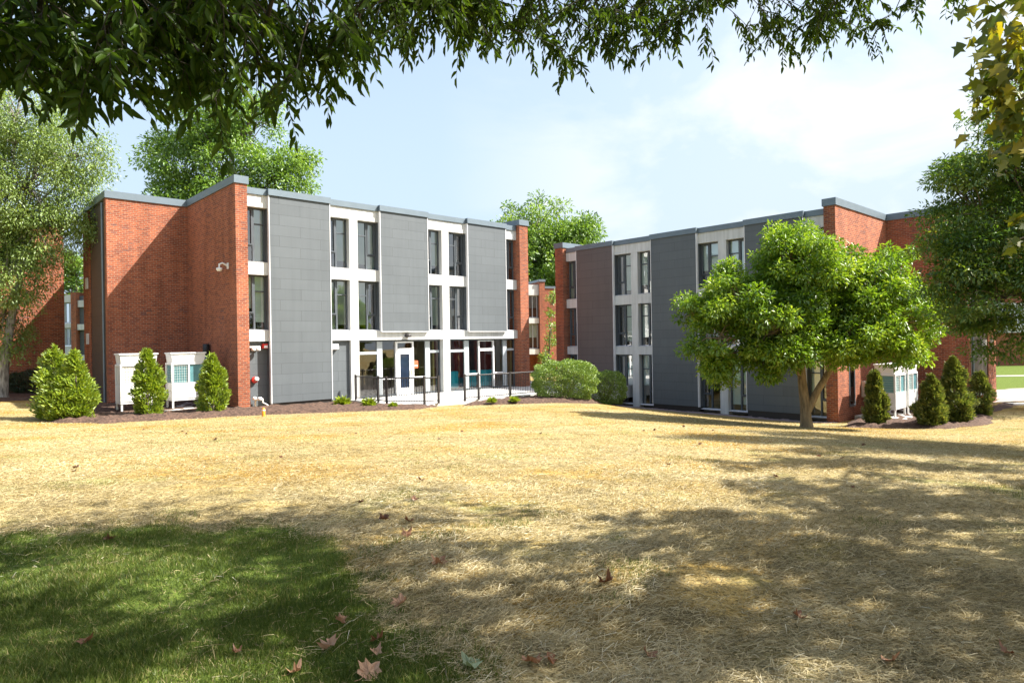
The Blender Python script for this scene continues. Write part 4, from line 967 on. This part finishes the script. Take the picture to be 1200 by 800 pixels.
# the big ash tree the photograph is taken under
b = gpt(2.6, -2.6)
ash = tree('ash_tree', 'large dark leaved tree whose drooping branches frame the whole top edge', b, 3,
     [(-1, 1, 6.2, 3.5, 3.4, 1.7), (-4, 3, 6.0, 3.2, 3.2, 1.4), (2, 4, 7.2, 3.4, 3.2, 1.6), (0, -2, 7.6, 4, 4, 2.4), (1.5, 7.2, 8.2, 3.2, 2.6, 1.3), (-2, 6, 7.5, 3, 2.6, 1.3), (4.5, 5, 7.8, 3, 3, 1.5), (-6.5, 1, 6.5, 3, 3, 1.6)],
     [[(0, 0, -.2, .36), (0, 0, 1.4, .31), (-.1, .1, 3.0, .27), (-.3, .4, 4.6, .20), (-.4, .6, 7, .12)]], 18000, .17, 'ash', 'bark', 180, (.45, .9), .4, .25, 'ash', .36, keep=out_of_view, limb_r=.12, tw=.02, twigs=0.0)
RIM = [(-60, 165, 3.3), (0, 172, 3.4), (60, 178, 3.4), (130, 160, 3.6), (185, 128, 3.7), (240, 165, 3.7), (300, 170, 3.8), (360, 150, 3.9), (400, 105, 4.2), (470, 90, 4.6), (540, 68, 5.0), (600, 48, 5.3), (630, 80, 5.5), (660, 98, 5.6), (700, 82, 5.7), (770, 82, 5.8), (800, 52, 6.0), (855, 42, 6.1), (880, 72, 6.2), (930, 66, 6.3), (985, 52, 6.4), (1005, 66, 6.4), (1040, 52, 6.5), (1080, 42, 6.6), (1110, 26, 6.7), (1150, 8, 6.8)]
DENS = [(-60, 1.3), (150, 1.3), (400, 1.15), (600, 1.15), (800, 1.0), (1000, .75), (1150, .6)]
rp = np.array(RIM, float)
ap, aa_, an_, al, at_ = [], [], [], [], []
tw_ = MB()
xg = np.arange(-60, 1150, 5); cdf = np.cumsum(np.interp(xg, *zip(*DENS))); cdf = cdf / cdf[-1]
def bough_centre(edge):
    """a bough hanging at the lower edge of the crown, or somewhere in the mass above it"""
    px = float(np.interp(rng.random(), cdf, xg)); ylow = np.interp(px, rp[:, 0], rp[:, 1]); d0 = np.interp(px, rp[:, 0], rp[:, 2])
    up = 0 if edge else rng.random() ** .9
    py = ylow - np.interp(px, [0, 300, 600, 1000], [94, 70, 30, 20]) - abs(rng.normal()) * 14 - up * (ylow + 60)
    d = d0 + rng.normal() * .25 + up * rng.uniform(-.4, 1.6)
    return at(px, py, d), up
for kb in range(480):
    c_, up = bough_centre(kb < 125)
    ba = rng.random() * 6.283; bdir = np.array([math.cos(ba) * .9, math.sin(ba) * .5 + .2, rng.uniform(-.9, -.15)]); bdir /= np.linalg.norm(bdir)
    bl_ = rng.uniform(.30, .62); root_ = np.array(c_) - bdir * bl_ * .7 + np.array([0, 0, .10])
    spine = [root_ + bdir * bl_ * t_ + np.array([0, 0, -.22 * bl_ * t_ * t_]) for t_ in np.linspace(0, 1, 6)]
    tw_.tube(spine, [.0045, .004, .0035, .003, .002, .001], 5, False)
    if rng.random() < .35: tw_.tube([root_ + np.array([rng.normal() * .25, -.35 + rng.normal() * .2, .28]), root_ + np.array([rng.normal() * .05, -.1, .12]), root_], [.006, .005, .0045], 5, False)
    size = np.interp(c_.x / c_.y, [-.8, -.25, .1, .8], [1.08, 1.02, .90, .85])
    for _ in range(int(rng.integers(3, 7))):
        t_ = rng.uniform(.05, 1.0); o0 = root_ + bdir * bl_ * t_ + np.array([0, 0, -.22 * bl_ * t_ * t_])
        sd_ = rdir(1)[0]; dirv = bdir * .7 + sd_ * .8 + np.array([0, 0, -.35]); dirv /= np.linalg.norm(dirv); L_ = rng.uniform(.16, .34) * size
        pts = [o0 + dirv * L_ * q + np.array([0, 0, -.16 * L_ * q * q]) for q in np.linspace(0, 1, 4)]
        tw_.tube(pts, [.003, .0025, .002, .001], 4, False)
        nl_ = int(rng.integers(8, 15)); side = np.cross(dirv, [0, 0, 1.]); side /= np.linalg.norm(side) + 1e-6
        for i in range(nl_):
            q = .10 + .90 * i / (nl_ - 1); o_ = o0 + dirv * L_ * q + np.array([0, 0, -.16 * L_ * q * q]); sgn = 1 if i % 2 else -1
            ap.append(o_); aa_.append(dirv * .6 + side * sgn * (.8 if i < nl_ - 1 else 0) + np.array([0, 0, -.55]) + rng.normal(size=3) * .3)
            an_.append(np.array([0, -.25, .9]) + rng.normal(size=3) * .6); al.append(rng.uniform(.052, .115) * size); at_.append(np.clip(rng.normal(.45, .2), 0, 1))
bb = np.array(b)
leaves('foliage', 'ash', np.array(ap) - bb, np.array(aa_), np.array(an_), np.array(al), np.array(al) * .33, ML['ash'], np.array(at_), ash)
tw_.v = [(v[0] - b[0], v[1] - b[1], v[2] - b[2]) for v in tw_.v]
tw_.build('twigs', M['barkdark'], ash)
bo = MB(); crotch = Vector((-.2, .3, 4.2))
for (px, py, d) in [(40, 60, 3.6), (150, 40, 3.7), (300, 70, 3.9), (420, 20, 4.3), (560, 0, 5.0), (690, 20, 5.6), (830, -10, 6.0), (960, -20, 6.4)]:
    e = at(px, py, d) - b; m1 = crotch.lerp(e, .5) + Vector((0, 0, .9)); m2 = crotch.lerp(e, .8) + Vector((0, 0, .35))
    bo.tube([crotch, crotch.lerp(m1, .5) + Vector((0, 0, .3)), m1, m2, e, e + Vector((.05, .35, -.12))], [.055, .042, .03, .018, .010, .004], 7)
bo.build('branch', M['barkdark'], ash)

# ------------------------------------------------------------------ grass, straw and fallen leaves
def scatter(n, y0, y1, k=1.0, m=.9):
    """points in the part of the lawn in front of the camera, denser near it"""
    u = rng.random(n); y = (y0 ** (1 - k) + u * (y1 ** (1 - k) - y0 ** (1 - k))) ** (1 / (1 - k)) if abs(k - 1) > 1e-6 else y0 * (y1 / y0) ** u
    x = (rng.random(n) * 2 - 1) * (.80 * y + m); return x, y
def lowf(x, y, s):
    return np.sin(s * x + 1.3 * np.sin(.7 * s * y + 1)) * np.sin(.9 * s * y + 1.1 * np.sin(.6 * s * x)) 
x, y = scatter(600000, 2.6, 6.9, .6)
sd = grass_sd(x, y); ok = (sd + rng.normal(size=len(x)) * .13 + .10 * lowf(x, y, 6.0) > 0) & (rng.random(len(x)) < .72 + .5 * lowf(x + 2, y, 3.7)); x, y, sd = x[ok], y[ok], sd[ok]
n = len(x); a = rng.random(n) * 6.283; lean = rng.uniform(.15, 1.1, n) + .25 * lowf(x, y, 2.2); ca_ = .5 * lowf(x, y, 1.4)
ax = np.stack([np.cos(a) * np.sin(lean) + ca_ * .4, np.sin(a) * np.sin(lean) + .1, np.cos(lean)], -1)
tint = np.clip(.38 + .16 * lowf(x, y, 3.0) + rng.normal(size=n) * .14 + (rng.random(n) < .13) * .5, 0, 1)
g = leaves('grass', 'blade', np.stack([x, y, gh(x, y) - .004], -1), ax, rdir(n), rng.uniform(.024, .060, n) * (1 + .3 * lowf(x, y, 2.6)), rng.uniform(.0028, .005, n), ML['grass'], tint)
tag(g, 'short green lawn in the shade at the near left corner', 'grass', kind='stuff')

x, y = scatter(600000, 2.6, 27, 1.15)
sd = grass_sd(x, y); thin = lowf(x + 5, y - 2, 1.3) + .6 * lowf(x, y + 4, 3.9) + .3 * lowf(x, y, 9.0)
ok = ((sd + rng.normal(size=len(x)) * .07 < .02) | ((sd < 1.3) & (rng.random(len(x)) < .035))) & (rng.random(len(x)) > np.clip(.1 + .75 * thin, 0, .88) * np.clip(1.5 - y / 12, 0, 1)); x, y = x[ok], y[ok]
xe = np.interp(rng.random(9000), [0, .5, 1], [0, .5, 1]); 
hx, hy, hz = [], [], []
for (cx, cy, s, m, hh) in [(.22, 3.55, .17, 1500, .08), (-.72, 5.15, .28, 1800, .08), (.0, 4.5, .35, 1200, .03), (.55, 4.0, .4, 1200, .03), (1.3, 5.6, .5, 1200, .03), (2.0, 3.6, .4, 1000, .03), (2.2, 4.6, .5, 1400, .03), (-.15, 3.9, .2, 900, .04), (-1.7, 6.05, .35, 900, .03)]:
    q = rng.normal(size=(m, 2)) * s * .6; hx.append(cx + q[:, 0] * 1.2); hy.append(cy + q[:, 1]); hz.append(hh * np.exp(-(q ** 2).sum(1) / (s * s) * 1.5) * rng.random(m))
x = np.concatenate([x] + hx); y = np.concatenate([y] + hy); zz = np.concatenate([np.zeros(len(x) - sum(map(len, hx)))] + hz)
n = len(x); a = rng.random(n) * 6.283 ; a = np.where(rng.random(n) < .45, rng.normal(.15, .5, n) + .8 * lowf(x, y, 1.1), a)
el = rng.normal(.08, .22, n)
ax = np.stack([np.cos(a) * np.cos(el), np.sin(a) * np.cos(el), np.sin(el)], -1)
tint = np.clip(.48 + .15 * lowf(x, y, .8) + .12 * lowf(x, y, 4.1) + rng.normal(size=n) * .2 - (rng.random(n) < .12) * .4, 0, 1)
s_ = leaves('straw', 'strip', np.stack([x, y, gh(x, y) + rng.random(n) * .018 + .002 + zz], -1), ax, np.array([0, 0, 1.]) + rng.normal(size=(n, 3)) * .5, rng.uniform(.028, .10, n) * np.clip(1.05 - .035 * y, .55, 1.0), .0018 + .00024 * y, ML['straw'], tint)
tag(s_, 'loose golden straw mulch spread over the bare lawn', 'straw', kind='stuff')
x, y = scatter(150000, 2.8, 18, 1.0)
ok = (grass_sd(x, y) < -.05) & (lowf(x + 3, y + 1, 1.7) + .5 * lowf(x, y, 5.3) > .80 + .35 * rng.random(len(x))); x, y = x[ok], y[ok]; n = len(x)
g2 = leaves('sprouting_grass', 'blade', np.stack([x, y, gh(x, y)], -1), np.array([0, 0, 1.]) + rng.normal(size=(n, 3)) * .5, rdir(n), rng.uniform(.03, .07, n), rng.uniform(.003, .005, n), ML['grass'], np.clip(rng.normal(.5, .15, n), 0, 1))
tag(g2, 'sparse green grass sprouting through the straw', 'grass', kind='stuff')

def fallen_mesh(seed, curl):
    q = random.Random(seed); tp = [(0, 0), (.0, .30), (.12, .38), (.20, .32), (.30, .58), (.40, .44), (.47, .36), (.60, .44), (.64, .28), (.68, .18), (.86, .10), (.98, .0), (.84, -.10), (.66, -.20), (.62, -.32), (.58, -.44), (.46, -.34), (.38, -.46), (.28, -.56), (.20, -.30), (.10, -.36), (.0, -.30)]
    vs = []; 
    for ring in (.5, 1.0):
        for (x_, y_) in tp[1:]:
            X_, Y_ = .35 + (x_ - .35) * ring, y_ * ring; rr = math.hypot(X_ - .35, Y_)
            vs.append((X_ - .35, Y_, 1.15 * curl * rr * rr * (1 + .9 * math.sin((2 + seed % 3) * math.atan2(Y_, X_ - .35) + seed)) + q.uniform(-.06, .06)))
    k = len(tp) - 1; vs.append((0, 0, .03)); c_ = len(vs) - 1; fs = []
    for i in range(k):
        j = (i + 1) % k; fs.append((c_, i, j)); fs.append((i, k + i, k + j, j))
    mb = MB(); mb.add(vs, fs, False)
    mb.tube([(-.30, 0, .05), (-.5, .03, .04), (-.72, .10, .12)], [.022, .016, .016], 5)
    return mb
def fallen(seed, curl, mat='fallen', tint=.5):
    o = fallen_mesh(seed, curl).build('fallen_leaf', ML[mat])
    a = o.data.attributes.new('tint', 'FLOAT', 'FACE'); q = random.Random(seed)
    a.data.foreach_set('value', [min(1, max(0, tint + q.uniform(-.12, .12))) for _ in o.data.polygons]); return o
NEAR = [  # x, y, size, tint, curl, label
    (-1.02, 3.60, .115, .95, .75, 'large pale tan curled leaf lying alone on the green grass'),
    (-.78, 3.66, .085, .35, .6, 'dark rust brown leaf on the grass just above a small pale leaf'),
    (-.75, 3.50, .070, .95, .9, 'small pale pinkish leaf rolled tight on the grass'),
    (-.74, 3.28, .130, .92, .4, 'broad pale tan leaf at the bottom edge between grass and straw'),
    (-1.05, 3.92, .075, .75, 1.3, 'narrow tan leaf standing on edge in the grass'),
    (-.74, 4.22, .110, .78, .8, 'tan leaf with a dark tip at the border of grass and straw'),
    (-.58, 4.98, .120, .70, .9, 'reddish tan curled leaf on the straw beyond the grass border'),
    (.62, 4.52, .110, .28, .9, 'dark brown leaf with an upturned tip in the middle of the shaded straw'),
    (.70, 3.50, .085, .55, 1.0, 'brown rolled leaf beside the bright straw tuft'),
    (.07, 3.34, .110, .60, .7, 'brown leaf at the bottom edge left of the bright straw tuft'),
    (.17, 3.38, .070, .50, .9, 'small brown leaf touching the bright straw tuft'),
    (-2.42, 3.70, .080, .45, .8, 'brown leaf sunk in the grass at the far left'),
    (-1.12, 3.30, .085, .75, .9, 'pinkish brown leaf at the bottom edge on the grass'),
    (-1.50, 3.52, .055, .40, .8, 'small dark leaf in the middle of the green grass'),
    (1.88, 3.32, .095, .70, .7, 'orange tan leaf at the bottom edge of the straw right of centre'),
    (-3.48, 5.65, .090, .20, .9, 'dark curled leaf near the far edge of the grass'),
    (-1.27, 6.38, .110, .22, .9, 'left one of two dark leaves at the sunlit edge of the straw'),
    (-1.03, 6.36, .105, .30, .8, 'right one of two dark leaves at the sunlit edge of the straw'),
    (1.71, 3.98, .080, .30, .9, 'dark leaf in the shaded straw right of the bright tuft'),
    (-.95, 5.75, .100, .62, .7, 'flat tan leaf just inside the shade line on the straw'),
    (2.55, 3.42, .075, .35, .9, 'small brown leaf near the bottom right corner'),
]
for i, (x_, y_, s, t_, cu, lab) in enumerate(NEAR):
    o = fallen(i + 1, cu, tint=t_); o.location = gpt(x_, y_, .018 + .012 * rnd.random()); o.scale = (s, s, s); o.rotation_euler = (rnd.uniform(-.5, .5), rnd.uniform(-.5, .5), rnd.uniform(0, 6.28))
    tag(o, lab, 'leaf', 'dry leaves fallen on the near lawn')
o = fallen(40, .5, 'fallengreen', .5); o.location = gpt(-.23, 3.32, .03); o.scale = (.12,) * 3; o.rotation_euler = (.1, -.2, 2.6); tag(o, 'pale green fallen leaf at the bottom edge on the straw', 'leaf', 'dry leaves fallen on the near lawn')
proto = None
for i in range(32):
    y_ = rnd.uniform(7.0, 19); x_ = rnd.uniform(-.70, .62) * y_
    if proto is None: proto = fallen(60, .9, tint=.2); o = proto
    else: o = proto.copy(); COL.objects.link(o)
    o.location = gpt(x_, y_, .02); s = rnd.uniform(.05, .095); o.scale = (s, s, s); o.rotation_euler = (rnd.uniform(-.4, .4), rnd.uniform(-.4, .4), rnd.uniform(0, 6.28))
    tag(o, 'small dark dry leaf scattered far out on the pale straw', 'leaf', 'dark specks of leaves far out on the straw')

# ------------------------------------------------------------------ sky and sun
S = Vector((.955, -.003, 1.0)).normalized()
wd = bpy.data.worlds.new('World'); SC.world = wd; wd.use_nodes = True
nt = wd.node_tree; nt.nodes.clear()
out = nt.nodes.new('ShaderNodeOutputWorld'); bg = nt.nodes.new('ShaderNodeBackground'); sky = nt.nodes.new('ShaderNodeTexSky')
sky.sky_type = 'NISHITA'; sky.sun_disc = False; sky.sun_elevation = math.asin(S.z); sky.sun_rotation = math.atan2(S.x, S.y)
sky.air_density = 1.0; sky.dust_density = 4.5; sky.ozone_density = 1.2; sky.altitude = 100
bg.inputs['Strength'].default_value = .12
tc = N(nt, 'ShaderNodeTexCoord'); sep = N(nt, 'ShaderNodeSeparateXYZ'); L(nt, tc.outputs['Generated'], sep.inputs[0])
mp = N(nt, 'ShaderNodeMapping'); mp.inputs['Scale'].default_value = (1, 1, 1.9); L(nt, tc.outputs['Generated'], mp.inputs['Vector'])
no = N(nt, 'ShaderNodeTexNoise', Scale=3.4, Detail=8.0, Roughness=.55, Distortion=.3); L(nt, mp.outputs[0], no.inputs['Vector'])
cl = ramp(nt, no.outputs['Fac'], [(.47, (0, 0, 0)), (.64, (1, 1, 1))])
# cumulus low on the right-hand, sunward side; a thin bright veil of haze low in the sky everywhere
mr = N(nt, 'ShaderNodeMapRange'); mr.inputs['From Min'].default_value = -.10; mr.inputs['From Max'].default_value = .35; L(nt, sep.outputs['X'], mr.inputs['Value'])
mu = N(nt, 'ShaderNodeMath', operation='MULTIPLY'); L(nt, cl.outputs['Color'], mu.inputs[0]); L(nt, mr.outputs[0], mu.inputs[1])
vz = N(nt, 'ShaderNodeMapRange', interpolation_type='SMOOTHSTEP'); vz.inputs['From Min'].default_value = .95; vz.inputs['From Max'].default_value = .02; vz.inputs['To Min'].default_value = .0; vz.inputs['To Max'].default_value = 1.0; L(nt, sep.outputs['Z'], vz.inputs['Value'])
hx = N(nt, 'ShaderNodeMapRange'); hx.inputs['From Min'].default_value = -.7; hx.inputs['From Max'].default_value = .6; hx.inputs['To Min'].default_value = .92; hx.inputs['To Max'].default_value = 1.05; L(nt, sep.outputs['X'], hx.inputs['Value'])
vm_ = N(nt, 'ShaderNodeMath', operation='MULTIPLY', use_clamp=True); L(nt, vz.outputs[0], vm_.inputs[0]); L(nt, hx.outputs[0], vm_.inputs[1])
vr = ramp(nt, mr.outputs[0], [(0.0, (2.18, 2.74, 3.30)), (1.0, (2.42, 2.86, 3.26))])
veil = mixc(nt, vm_.outputs[0], sky.outputs['Color'], vr.outputs['Color'])
cm_ = mixc(nt, mu.outputs[0], veil, (3.45, 3.55, 3.6))
L(nt, cm_, bg.inputs['Color']); L(nt, bg.outputs[0], out.inputs[0])
sl = bpy.data.lights.new('sun', 'SUN'); sl.energy = 5.0; sl.angle = math.radians(.55); sl.color = (1.0, .955, .88)
so = bpy.data.objects.new('sun', sl); COL.objects.link(so); so.rotation_euler = S.to_track_quat('Z', 'Y').to_euler(); so.location = S * 60

SC.view_settings.view_transform = 'Standard'; SC.view_settings.look = 'None'; SC.view_settings.exposure = 1.44; SC.view_settings.gamma = 1; SC.view_settings.use_curve_mapping = False
SC.render.engine = 'CYCLES'
cy = SC.cycles; cy.max_bounces = 6; cy.transparent_max_bounces = 12; cy.diffuse_bounces = 3; cy.glossy_bounces = 3; cy.transmission_bounces = 3; cy.caustics_reflective = False; cy.caustics_refractive = False
